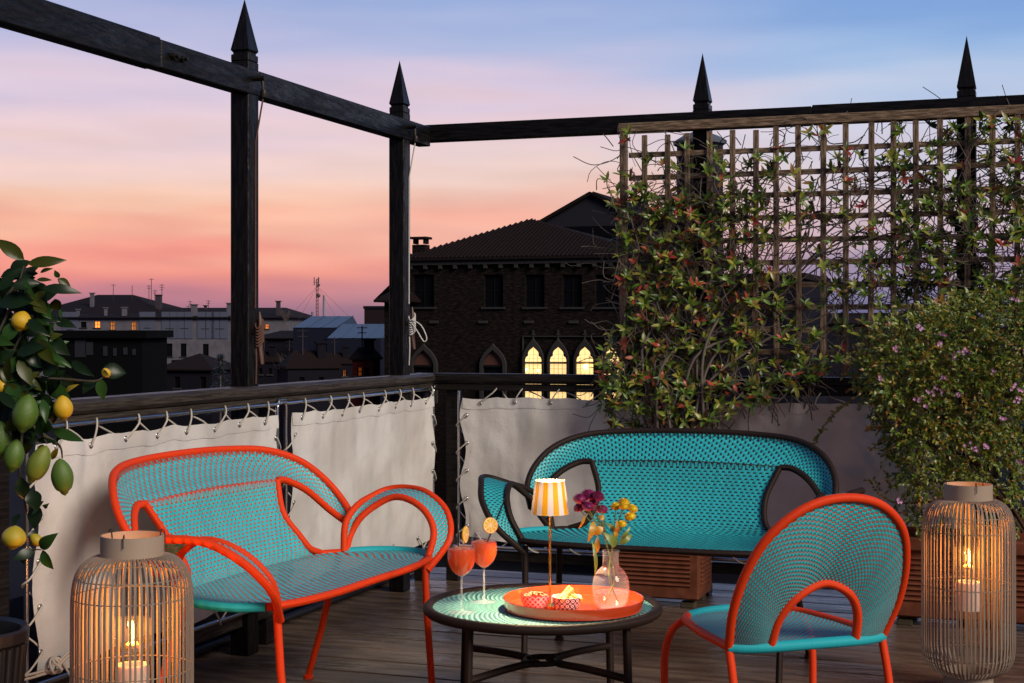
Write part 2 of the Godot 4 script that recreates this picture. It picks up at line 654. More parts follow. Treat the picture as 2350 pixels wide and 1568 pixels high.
func armchair(at: Transform3D) -> void:
	var t := thing("woven_chair", "orange-red framed chair with a turquoise woven arched back, its back to the viewer", "chair", at)
	var A := [Vector3(0, .889, -.386), Vector3(.111, .867, -.381), Vector3(.199, .797, -.35), Vector3(.244, .697, -.303), Vector3(.257, .582, -.248), Vector3(.241, .468, -.19)]
	var I := [Vector3(0, .647, -.283), Vector3(.076, .616, -.28), Vector3(.12, .555, -.255), Vector3(.133, .471, -.226)]
	var B := [Vector3(0, .472, -.231), Vector3(.133, .471, -.226), Vector3(.20, .47, -.21), Vector3(.241, .47, -.19)]
	var S := [Vector3(.241, .471, -.19), Vector3(.228, .474, .0), Vector3(.212, .475, .1), Vector3(.196, .476, .17), Vector3(.165, .478, .222)]
	var U := [Vector3(0, .480, .275), Vector3(.09, .479, .262), Vector3(.165, .478, .222)]
	var half := func(q: Array) -> Array:
		var m := mirrored(q)
		m.reverse()
		m.pop_back()
		return m + q
	var r := 0.0115
	var cord: Material = K.red_cord
	var m := M.new()
	var so: Array = spline(half.call(A), 8)
	m.tube(so, r * 1.1, 12)
	obj("back_outer_tube", m, cord, t)
	m = M.new()
	var si: Array = spline(half.call(I), 8)
	m.tube(si, r * 1.1, 12)
	obj("back_inner_tube", m, cord, t)
	var a := M.new()
	var c := M.new()
	weave(ruled(resampled(so, 87), resampled(si, 87), 87, 36, 0.012), 87, 36, a, c, false, 0.0014, 0.99, 0.48)
	var ro := resampled(so, 174)
	var ri := resampled(si, 174)
	for i in range(2, 172):
		c.tube([ro[i], ro[i].lerp(ri[i], .10)], .0027, 4)
		if i % 2 == 0:
			c.tube([ri[i], ri[i].lerp(ro[i], .09)], .0030, 4)
	put("backrest", mesh_of([a, K.turquoise, c, K.red_strand]), t)
	m = M.new()
	m.tube(spline(half.call(B), 8), r * 1.35, 12)
	obj("seat_rear_tube", m, K.blue_cord, t)
	m = M.new()
	m.tube(spline(half.call(U), 8), r * 1.1, 12)
	obj("seat_front_tube", m, K.blue_cord, t)
	a = M.new(); c = M.new()
	var g := []
	var nu := 50
	var rows := 52
	var sp := resampled(spline(S, 8), rows)
	for i in nu:
		var u := 2.0 * i / (nu - 1) - 1.0
		for j in rows:
			var v := float(j) / (rows - 1)
			var e: Vector3 = sp[j]
			var x := e.x * u
			var z := lerpf(-.231 + .7 * x * x, .275 - 1.9 * x * x, v)
			g.append(Vector3(x, e.y - .010 * (1.0 - u * u) * 4.0 * v * (1.0 - v), lerpf(z, e.z, pow(absf(u), 5.0))))
	weave(g, nu, rows, a, c, true, 0.0010, 0.99, 0.42)
	put("seat", mesh_of([a, K.turquoise, c, K.red_strand]), t)
	for sd in [1.0, -1.0]:
		var side := func(q: Array) -> Array: return q if sd > 0 else mirrored(q)
		m = M.new()
		m.tube(side.call(spline(S, 8)), r * 1.05, 12)
		obj("seat_side_tube", m, cord, t)
		m = M.new()
		m.tube(side.call(spline([Vector3(.185, .475, .19), Vector3(.225, .440, .205), Vector3(.248, .36, .205), Vector3(.247, .2, .20), Vector3(.235, .01, .195)], 6)), r, 12)
		m.tube(side.call([Vector3(.235, .012, .195), Vector3(.235, 0, .195)]), r * 1.5, 12)
		obj("leg", m, cord, t)
		m = M.new()
		m.tube(side.call(spline([Vector3(.24, .469, -.19), Vector3(.241, .36, -.222), Vector3(.244, .2, -.25), Vector3(.258, .01, -.29)], 6)), r, 12)
		m.tube(side.call([Vector3(.258, .012, -.29), Vector3(.258, 0, -.29)]), r * 1.5, 12)
		obj("leg", m, cord, t)


func coffee_table(at: Vector3) -> void:
	var t := thing("coffee_table", "round low table with a woven turquoise top coloured pale as under lamplight, brown wound rim and crossed struts", "table", framed(at, 0.05))
	var m := M.new()
	var q := []
	for k in 96:
		q.append(Vector3(cos(TAU * k / 96) * .385, .40, sin(TAU * k / 96) * .385))
	m.tube(q, 0.0168, 12, true)
	obj("rim", m, K.brown_cord, t)
	var a := M.new()
	var c := M.new()
	var g := []
	for i in 133:
		var w := -TAU * i / 132
		for j in 33:
			var r := lerpf(.03, .378, (j + 0.5) / 33.0)
			g.append(Vector3(cos(w) * r, .404, sin(w) * r))
	weave(g, 133, 33, a, c, true, 0.0010, 0.99, 0.46)
	a.lathe([Vector2(.036, .402), Vector2(.034, .406), Vector2(0, .407)], 24)
	put("table_top", mesh_of([a, K.lamplit_turquoise, c, K.brown_strand]), t)
	var legs := []
	for k in 4:
		var w := PI / 4 + PI / 2 * k
		var d := Vector3(cos(w), 0, sin(w))
		legs.append(d)
		m = M.new()
		m.tube([d * .355 + Vector3.UP * .395, d * .362 + Vector3.UP * .2, d * .37], 0.014, 10)
		obj("leg", m, K.brown_cord, t)
		m = M.new()
		m.tube(spline([d * .362 + Vector3.UP * .215, d * .2 + Vector3.UP * .222, d * .075 + Vector3.UP * .222, d.rotated(Vector3.UP, 0.5) * .05 + Vector3.UP * .222], 5), 0.0125, 10)
		obj("strut", m, K.brown_cord, t)
	m = M.new()
	q = []
	for k in 24:
		q.append(Vector3(cos(TAU * k / 24) * .058, .222, sin(TAU * k / 24) * .058))
	m.tube(q, 0.010, 8, true)
	obj("strut_ring", m, K.brown_cord, t)


# ---------------------------------------------------------------- on the table
func table_things(table: Vector3) -> void:
	var top := .4065
	var tray_at := Vector3(.204, top + .001, -4.99)
	var m := M.new()
	m.lathe([Vector2(0, 0), Vector2(.222, 0), Vector2(.229, .003), Vector2(.2335, .036), Vector2(.232, .0385), Vector2(.2295, .037), Vector2(.2245, .009), Vector2(.220, .0065), Vector2(0, .0065)], 96, Vector3.ZERO, 0.5)
	tag(obj("tray", m, K.tray, self, framed(tray_at, 0)), "large round orange-red lacquered tray on the woven table", "tray")
	var on: float = top + .0085
	# lamp
	var lp := Vector3(.126, on, -4.985)
	var t := thing("table_lamp", "lit table lamp with a yellow and white striped shade on a thin brass stem", "lamp", framed(lp, 0.0))
	m = M.new()
	m.lathe([Vector2(0, 0), Vector2(.048, 0), Vector2(.05, .003), Vector2(.049, .009), Vector2(.012, .013), Vector2(0, .013)], 40)
	obj("base", m, K.brass, t)
	m = M.new()
	m.tube([Vector3(0, .012, 0), Vector3(0, .385, 0)], 0.0042, 10)
	obj("stem", m, K.brass, t)
	m = M.new()
	var n := 20
	for k in n:
		m.col = Color(.86, .42, .006) if k % 2 == 0 else Color(.78, .74, .76)
		for s in 3:
			var w0 := TAU * (k + s / 3.0) / n + .16
			var w1 := TAU * (k + (s + 1) / 3.0) / n + .16
			var pr := [Vector2(.0645, .308), Vector2(.0635, .314), Vector2(.0495, .415), Vector2(.0475, .418)]
			for j in 3:
				m.quad(Vector3(sin(w0) * pr[j].x, pr[j].y, cos(w0) * pr[j].x), Vector3(sin(w1) * pr[j].x, pr[j].y, cos(w1) * pr[j].x), Vector3(sin(w1) * pr[j + 1].x, pr[j + 1].y, cos(w1) * pr[j + 1].x), Vector3(sin(w0) * pr[j + 1].x, pr[j + 1].y, cos(w0) * pr[j + 1].x))
	var sm := painted(0.3)
	sm.backlight_enabled = true
	sm.backlight = Color(.07, .06, .05)
	var shade := obj("lamp_shade", m, sm, t)
	m = M.new()
	m.lathe([Vector2(.0, .392), Vector2(.020, .392), Vector2(.022, .398), Vector2(.020, .404), Vector2(0, .404)], 20)
	var bulb := mat(Color(1, .8, .5), 0.5)
	bulb.emission_enabled = true
	bulb.emission = Color(1.0, .86, .62)
	bulb.emission_energy_multiplier = 5.0
	obj("bulb", m, bulb, shade)
	var l := OmniLight3D.new()
	l.name = "lamp_light"
	l.position = Vector3(0, .372, 0)
	l.light_color = Color(1.0, .87, .68)
	l.light_energy = LAMP
	l.light_size = 0.018
	l.omni_range = 12.0
	l.omni_attenuation = 2.0
	l.shadow_enabled = true
	t.add_child(l)
	vase(Vector3(.325, on, -4.95))
	bowls(on)
	wine_glass(Vector3(-.165, top + .001, -4.91), 1.0, "wine glass of orange spritz nearer the viewer, left of the other glass", 1)
	wine_glass(Vector3(-.095, top + .001, -5.10), 0.98, "wine glass of orange spritz farther from the viewer, beside the lamp", 2)


func vase(at: Vector3) -> void:
	var t := thing("vase", "round-bodied pink glass vase half full of water on the orange tray", "vase", framed(at, 0))
	var prof := [Vector2(0, .002), Vector2(.035, .001), Vector2(.046, .006), Vector2(.056, .025), Vector2(.061, .055), Vector2(.061, .08), Vector2(.056, .105), Vector2(.043, .126), Vector2(.030, .137), Vector2(.027, .142), Vector2(.0265, .185), Vector2(.0285, .190)]
	var m := M.new()
	m.lathe(prof, 48, Vector3.ZERO, 3.0)
	obj("glass_body", m, K.pink_glass, t)
	m = M.new()
	var q := []
	for k in 32:
		q.append(Vector3(cos(TAU * k / 32) * .0285, .190, sin(TAU * k / 32) * .0285))
	m.tube(q, .0011, 6, true)
	obj("rim", m, K.pink_glass, t)
	m = M.new()
	m.lathe([Vector2(0, .006), Vector2(.034, .006), Vector2(.045, .010), Vector2(.0545, .026), Vector2(.0592, .054), Vector2(.0595, .0545), Vector2(0, .0545)], 40, Vector3.ZERO, 0.9)
	var wt := mat(Color(.92, .93, .95), 0.03)
	wt.transparency = BaseMaterial3D.TRANSPARENCY_ALPHA
	wt.albedo_color.a = 0.04
	obj("water", m, wt, t)
	# two sprays of flowers
	var green := mat(Color(.17, .22, .05), 0.55)
	var o := at
	var heads := [
		["flower_spray", "spray of wilting purple chrysanthemums leaning left in the glass vase", true, Vector3(-.02, .02, .01), [Vector3(.012, .1, .0), Vector3(-.008, .19, 0), Vector3(-.03, .29, .0)], [[1350, 1137, .029, -.01], [1331, 1146, .026, .01], [1373, 1140, .024, .02], [1330, 1166, .021, -.02], [1349, 1163, .024, .03], [1382, 1170, .022, .0], [1362, 1153, .02, -.03]]],
		["flower_spray", "spray of upright yellow button chrysanthemums on the right of the glass vase", false, Vector3(.025, .02, -.01), [Vector3(-.005, .1, 0), Vector3(.004, .19, .0), Vector3(.012, .25, .0)], [[1414, 1163, .018, .0], [1432, 1155, .023, -.02], [1431, 1163, .018, .03], [1452, 1168, .018, -.01], [1447, 1186, .020, .02], [1428, 1203, .015, .03]]]]
	for h in heads:
		var f := thing(h[0], h[1], "flowers", framed(o, 0), "flower sprays in the vase")
		m = M.new()
		var stem: Array = [h[3]] + h[4]
		m.tube(spline(stem, 6), 0.0028, 6)
		var tip: Vector3 = stem[3]
		var low: Vector3 = stem[2]
		for q4 in h[5]:
			var hp: Vector3 = seen(q4[0], q4[1], 4.95 - q4[3]) - o
			m.tube(spline([low.lerp(tip, rng.randf_range(.2, .9)), low.lerp(hp, .6) + Vector3(0, .01, 0), hp - Vector3(0, .004, 0)], 5), 0.0016, 5)
		obj("stem", m, green, f)
		for q4 in h[5]:
			var hp: Vector3 = seen(q4[0], q4[1], 4.95 - q4[3]) - o
			put("flower_head", pompon(q4[2], h[2]), f, Transform3D(Basis.from_euler(Vector3(rng.randf_range(-.3, .5), rng.randf() * TAU, rng.randf_range(-.4, .4))), hp))
		var leaves: Array = [[1362, 1195, 1350, 1245, .022, true], [1385, 1210, 1358, 1228, .03, true], [1372, 1230, 1362, 1278, .022, true], [1358, 1240, 1366, 1330, .013, false], [1345, 1178, 1328, 1215, .010, true], [1352, 1180, 1340, 1172, .012, false], [1388, 1190, 1372, 1186, .02, true]] if h[2] else [[1390, 1200, 1415, 1225, .016, false], [1412, 1255, 1386, 1222, .034, false], [1412, 1222, 1416, 1195, .018, true], [1420, 1250, 1452, 1226, .022, false], [1424, 1240, 1448, 1208, .014, false], [1414, 1236, 1406, 1208, .016, true]]
		for lf in leaves:
			var p0 := seen(lf[0], lf[1], 4.94) - o
			var p1 := seen(lf[2], lf[3], 4.94 + rng.randf_range(-.04, .02)) - o
			m = M.new()
			m.col = Color(.60, .30, .03) if lf[5] else Color(.20, .25, .04)
			leaf(m, p0, p1, lf[4], Vector3(.2, .3, 1), .25, .15)
			obj("leaf", m, K.leaf_paint, f)


func pompon(r: float, purple: bool) -> ArrayMesh:
	var m := M.new()
	m.col = Color(.30, .03, .15) if purple else Color(.92, .68, .012)
	m.ball(Vector3.ZERO, Vector3(r * .84, r * .58, r * .84), 10, 6)
	var n := 110
	for k in n:
		var f := (k + 0.5) / n
		var y := 1.0 - 1.25 * f
		var w := k * 2.39996
		var d := Vector3(cos(w) * sqrt(maxf(0.0, 1.0 - y * y)), y * .72, sin(w) * sqrt(maxf(0.0, 1.0 - y * y)))
		if purple:
			m.col = Color(.33, .035, .19).lerp(Color(.70, .12, .07), rng.randf() * clampf(f * 1.3, .1, 1.0))
		else:
			m.col = Color(.90, .64, .012).lerp(Color(.80, .46, .01), rng.randf())
		var side := d.cross(Vector3.UP).normalized() * r * .13
		if side.length() < 1e-5:
			side = Vector3.RIGHT * r * .13
		var tip := d * r * rng.randf_range(.92, 1.08)
		m.quad(d * r * .45 - side * .6, d * r * .45 + side * .6, tip + side, tip - side)
	return mesh_of([m, K.leaf_paint])


func leaf(m: M, a: Vector3, b: Vector3, wide: float, face: Vector3, curl := 0.15, fold := 0.2, steps := 5) -> void:
	# a leaf blade from stalk a to tip b, folded along its rib and curling at the tip
	var d := b - a
	var len_ := d.length()
	var x := d / maxf(len_, 1e-6)
	var z := (face - x * face.dot(x)).normalized()
	var y := z.cross(x)
	var prev := -1
	for k in steps + 1:
		var f := float(k) / steps
		var w: float = wide * 0.5 * sin(PI * pow(f, 0.80)) if k > 0 and k < steps else 0.0
		var c := a + x * len_ * f + z * (len_ * curl * (4.0 * f * (1.0 - f) - f * f * .5))
		var i := m.p(c + y * w + z * w * fold, Vector2(f, 0))
		m.p(c, Vector2(f, .5))
		m.p(c - y * w + z * w * fold, Vector2(f, 1))
		if prev >= 0:
			for s in 2:
				m.tri(prev + s, i + s + 1, i + s)
				m.tri(prev + s, prev + s + 1, i + s + 1)
		prev = i


func ring_print(lo: Color, hi: Color, kind: int) -> ImageTexture:   # the print round a bowl
	var im := Image.create(1024, 256, false, Image.FORMAT_RGBA8)
	for y in 256:
		for x in 1024:
			var u := fposmod(x / 64.0, 1.0) - .5
			var w := fposmod(y / 64.0, 1.0) - .5
			var on := false
			if kind == 0:
				on = absf(Vector2(u, w).length() - .46) < .055 or absf(Vector2(absf(u) - .5, absf(w) - .5).length() - .46) < .055
			else:
				on = absf(Vector2(u, w).length() - .42) < .10 or (absf(u) < .12 and absf(w) < .12) or Vector2(absf(u) - .5, absf(w) - .5).length() < .10
			im.set_pixel(x, y, (hi if on else lo).linear_to_srgb())
	return ImageTexture.create_from_image(im)


func bowls(on: float) -> void:
	var specs := [
		[Vector3(.0763, on, -4.92), "red bowl with a fine white ring pattern, holding nuts", Color(.50, .03, .03), Color(.75, .62, .58), 0],
		[Vector3(.178, on, -4.885), "white bowl with a dark circle pattern, holding yellow crackers", Color(.78, .75, .72), Color(.035, .012, .02), 1]]
	for q in specs:
		var t := thing("bowl", q[1], "bowl", framed(q[0], q[4] * 0.2), "snack bowls on the tray")
		var m := M.new()
		var prof := [Vector2(0, .004), Vector2(.022, .003), Vector2(.023, 0), Vector2(.026, 0), Vector2(.036, .012), Vector2(.045, .03), Vector2(.0488, .052)]
		var rings := 40
		var i0 := m.v.size()
		var cur := spline([Vector3(.025, .001, 0), Vector3(.036, .012, 0), Vector3(.045, .03, 0), Vector3(.0488, .052, 0)], 4)
		for k in cur.size():
			for j in rings + 1:
				var w := -TAU * j / rings
				m.p(Vector3(cos(w) * cur[k].x, cur[k].y, sin(w) * cur[k].x), Vector2(float(j) / rings, (1.0 - cur[k].y / .052) * .75))
		for k in cur.size() - 1:
			for j in rings:
				var a := i0 + k * (rings + 1) + j
				m.tri(a, a + rings + 2, a + rings + 1)
				m.tri(a, a + 1, a + rings + 2)
		var pm := mat(Color.WHITE, 0.18)
		pm.albedo_texture = ring_print(q[2], q[3], q[4])
		obj("bowl_side", m, pm, t)
		m = M.new()
		m.lathe([Vector2(0, .0015), Vector2(.0245, .0015)], 32)
		m.lathe([Vector2(.0488, .052), Vector2(.0480, .0528), Vector2(.0470, .052), Vector2(.043, .03), Vector2(.034, .013), Vector2(.02, .006), Vector2(0, .005)], 40)
		obj("bowl_inside", m, mat(q[2] if q[4] == 0 else Color(.7, .68, .66), 0.2), t)
	var r := RandomNumberGenerator.new()
	r.seed = 77
	var c: Vector3 = specs[0][0]
	var nut := M.new()
	for k in 85:
		var w := r.randf() * TAU
		var d := sqrt(r.randf()) * .042
		nut.col = Color(.22, .06, .02).lerp(Color(.42, .20, .07), r.randf())
		nut.xf = Transform3D(Basis.from_euler(Vector3(r.randf() * 6, r.randf() * 6, 0)), Vector3(cos(w) * d, .0 + .012 * (1.0 - pow(d / .042, 2)) + r.randf() * .005, sin(w) * d))
		nut.ball(Vector3.ZERO, Vector3(.0058, .004, .004), 6, 4)
	var nuts := obj("mixed_nuts", nut, painted(0.45), self, framed(c + Vector3(0, .042, 0), 0))
	stuff(tag(nuts, "brown glazed nuts heaped in the red bowl", "nuts"))
	c = specs[1][0]
	var where := ["lying on the left side", "standing at the back", "leaning across the middle", "lying at the front", "standing on the right side", "at the far right edge", "deep in the centre"]
	var st := [[-.018, .050, .008, .9, .35], [-.004, .062, -.012, .5, .75], [.004, .060, .004, .75, .55], [-.006, .050, .022, 1.2, .15], [.020, .058, -.006, 2.2, .6], [.028, .050, .010, 2.6, .3], [.008, .050, -.004, 1.8, .2]]
	for k in 7:
		var q: Array = st[k]
		var m := M.new()
		m.box(Vector3.ZERO, Vector3(.052, .013, .012), .002)
		var ck := mat(Color(.78, .50, .12).lerp(Color(.74, .40, .07), r.randf()), 0.6)
		tag(obj("cracker", m, ck, self, Transform3D(Basis.from_euler(Vector3(0, q[3], q[4]), EULER_ORDER_YXZ), c + Vector3(q[0], q[1], q[2]))), "yellow cracker stick %s of the white patterned bowl" % where[k], "cracker", "crackers in the patterned bowl")


func wine_glass(at: Vector3, k: float, label: String, which: int) -> void:
	var t := thing("wine_glass", label, "wine glass", Transform3D(Basis().scaled(Vector3(k, k, k)), at), "spritz glasses on the table")
	var m := M.new()
	m.lathe([Vector2(.0430, .0015), Vector2(.0430, .0025), Vector2(.030, .004), Vector2(.010, .008), Vector2(.005, .014), Vector2(.0038, .03), Vector2(.0034, .07), Vector2(.0038, .115), Vector2(.006, .122)], 36, Vector3.ZERO, 3.0)
	var sg := mat(Color(1, 1, 1), 0.02)
	sg.transparency = BaseMaterial3D.TRANSPARENCY_ALPHA
	sg.albedo_color.a = 0.13
	obj("stem", m, sg, t)
	m = M.new()
	var bowl := [Vector2(.004, .119), Vector2(.012, .123), Vector2(.028, .136), Vector2(.040, .155), Vector2(.0458, .178), Vector2(.0445, .203), Vector2(.039, .232), Vector2(.0345, .255)]
	var sp := []
	for q in bowl:
		sp.append(Vector3(q.x, q.y, 0))
	sp = spline(sp, 4)
	var prof := []
	for q in sp:
		prof.append(Vector2(q.x, q.y))
	m.lathe(prof, 48, Vector3.ZERO, 3.0)
	obj("glass_bowl", m, K.glass, t)
	m = M.new()
	var inner := [Vector2(0, .122)]
	for q in prof:
		if q.y > .122 and q.y < .216:
			inner.append(Vector2(q.x - .0012, q.y))
	var lim: Vector2 = inner[-1]
	inner.append(Vector2(0, lim.y))
	m.lathe(inner, 40, Vector3.ZERO, 1.0)
	var dk := mat(Color(.95, .095, .0), 0.3)
	dk.transparency = BaseMaterial3D.TRANSPARENCY_ALPHA
	dk.albedo_color.a = 0.62
	dk.backlight_enabled = true
	dk.backlight = Color(.5, .06, .001)
	obj("drink", m, dk, t)
	var ice := mat(Color(1.0, .50, .20), 0.1)
	ice.transparency = BaseMaterial3D.TRANSPARENCY_ALPHA
	ice.albedo_color.a = 0.16
	var r := RandomNumberGenerator.new()
	r.seed = 90 + which
	for i in 4:
		m = M.new()
		m.box(Vector3.ZERO, Vector3(.024, .02, .022), .004)
		var w := i * TAU / 4 + r.randf() * .6
		obj("ice_cube", m, ice, t, Transform3D(Basis.from_euler(Vector3(r.randf() * .5, r.randf() * 3, r.randf() * .5)), Vector3(cos(w) * .021, .207 + r.randf() * .006, sin(w) * .021)))
	# straw and slice
	var far := which == 2
	m = M.new()
	var s0 := at + Vector3(-.01, .13, .01)
	var s1 := seen(1052, 1156, 4.97) if not far else seen(1161, 1140, 5.14)
	if far:
		s0 = at + Vector3(-.012, .15, .01)
	m.tube([s0, s0.lerp(s1, .5), s1], 0.0028, 8, false, false)
	tag(obj("drinking_straw", m, mat(Color(.008, .008, .009), 0.35)), "black straw %s" % ("leaning right out of the glass beside the lamp" if far else "standing upright in the nearer glass"), "straw", "black straws in the glasses")
	var ctr := seen(1068, 1227, 4.89) if not far else seen(1125, 1206, 5.08)
	var b := Basis.from_euler(Vector3(0, 1.25, -.10), EULER_ORDER_YXZ) if not far else Basis.from_euler(Vector3(-.1, .35, .2), EULER_ORDER_YXZ)
	var sl := thing("orange_slice", "orange slice %s" % ("seen face-on over the rim of the glass beside the lamp" if far else "seen edge-on over the rim of the nearer glass"), "orange slice", Transform3D(b, ctr), "orange slices on the glasses")
	m = M.new()
	m.xf = Transform3D(Basis(Vector3.RIGHT, PI / 2), Vector3.ZERO)
	m.lathe([Vector2(.0245, -.0035), Vector2(.027, -.0025), Vector2(.0275, 0), Vector2(.027, .0025), Vector2(.0245, .0035)], 36, Vector3.ZERO, 3.0)
	obj("peel", m, mat(Color(.92, .46, .012), 0.4), sl)
	m = M.new()
	m.xf = Transform3D(Basis(Vector3.RIGHT, PI / 2), Vector3.ZERO)
	m.lathe([Vector2(0, -.0032), Vector2(.0246, -.0032)], 30)
	m.lathe([Vector2(.0246, .0032), Vector2(0, .0032)], 30)
	obj("pith", m, mat(Color(.95, .86, .62), 0.5), sl)
	var fm := mat(Color(1.0, .64, .03), 0.3)
	fm.backlight_enabled = true
	fm.backlight = Color(.6, .34, .02)
	for i in 9:
		m = M.new()
		var w0 := TAU * i / 9 + .06
		var w1 := TAU * (i + 1) / 9 - .06
		for z in [-.0038, .0038]:
			var ring := [Vector3(cos((w0 + w1) / 2) * .003, sin((w0 + w1) / 2) * .003, z)]
			for j in 5:
				var w := lerpf(w0, w1, j / 4.0)
				ring.append(Vector3(cos(w), sin(w), 0) * .0222 + Vector3(0, 0, z))
			m.poly(ring, Vector3(0, 0, z))
		obj("segment", m, fm, sl)


# ---------------------------------------------------------------- the terrace
func deck() -> void:
	var d := Node3D.new()
	d.name = "deck"
	d.transform = framed(CORNER, TURN)
	add_child(d)
	setting(d)
	var m := M.new()
	m.box(Vector3(3.0, -.12, 3.0), Vector3(7.6, .12, 7.6))
	obj("joists", m, mat(Color(.006, .005, .005), 0.9), d)
	var pitch := .207
	var r := RandomNumberGenerator.new()
	r.seed = 4
	for k in 33:
		var t := -.30 + pitch * k
		m = M.new()
		m.box(Vector3.ZERO, Vector3(6.6, .028, pitch - .013), .003)
		obj("board", m, K["deck%d" % (k % 6)], d, Transform3D(Basis.from_euler(Vector3(r.randf_range(-.004, .004), 0, 0)), Vector3(3.12, -.014 + r.randf_range(-.001, .001), t)))
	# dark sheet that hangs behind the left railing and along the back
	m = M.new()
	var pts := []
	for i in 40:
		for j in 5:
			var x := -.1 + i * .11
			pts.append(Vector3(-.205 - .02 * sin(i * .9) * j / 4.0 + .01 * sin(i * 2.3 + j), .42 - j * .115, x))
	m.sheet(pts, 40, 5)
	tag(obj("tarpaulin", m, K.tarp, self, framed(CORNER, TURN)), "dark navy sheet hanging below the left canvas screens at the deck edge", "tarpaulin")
	m = M.new()
	m.tube([Vector3(-.165, .022, -.2), Vector3(-.165, .022, 4.2)], .02, 8)
	tag(obj("edge_pole", m, mat(Color(.02, .024, .035), 0.4), self, framed(CORNER, TURN)), "dark pole lying along the left edge of the deck", "pole")


func finial_post(s: float, t: float, label: String, wide: float, peak: float) -> Node3D:
	var o := thing("timber_post", label, "post", framed(terrace(s, 0, t), TURN), "spired timber posts")
	var m := M.new()
	m.box(Vector3(0, 1.215, 0), Vector3(wide, 2.43, wide), .004)
	obj("shaft", m, K.post, o)
	m = M.new()
	m.box(Vector3(0, 2.444, 0), Vector3(wide * .97, .028, wide * .97), .003)
	m.box(Vector3(0, 2.463, 0), Vector3(wide * .80, .012, wide * .80), 0.0)
	var y0 := 2.468
	var h := wide * .49
	var ring := [Vector3(-h, y0 + .008, -h), Vector3(h, y0 + .008, -h), Vector3(h, y0 + .008, h), Vector3(-h, y0 + .008, h)]
	var low := []
	for q in ring:
		low.append(Vector3(q.x * .86, y0, q.z * .86))
	for k in 4:
		var a: Vector3 = ring[k]
		var b: Vector3 = ring[(k + 1) % 4]
		var out := (a + b) * Vector3(1, 0, 1)
		m.poly([low[k], low[(k + 1) % 4], b, a], out)
		m.poly([a, b, Vector3(0, peak, 0)], out)
	m.poly(low, Vector3.DOWN)
	obj("finial", m, K.post, o)
	return o


func timber(called: String, label: String, category: String, a: Vector3, b: Vector3, high: float, thick: float, m: Material, bevel := .004) -> Node:   # a, b in terrace axes
	var w := M.new()
	var len_ := a.distance_to(b)
	w.box(Vector3.ZERO, Vector3(len_, high, thick), bevel)
	var mid := (a + b) / 2.0
	var along_t := absf(b.z - a.z) > absf(b.x - a.x)
	return tag(obj(called, w, m, self, framed(terrace(mid.x, mid.y, mid.z), TURN + (PI / 2 if along_t else 0.0))), label, category)


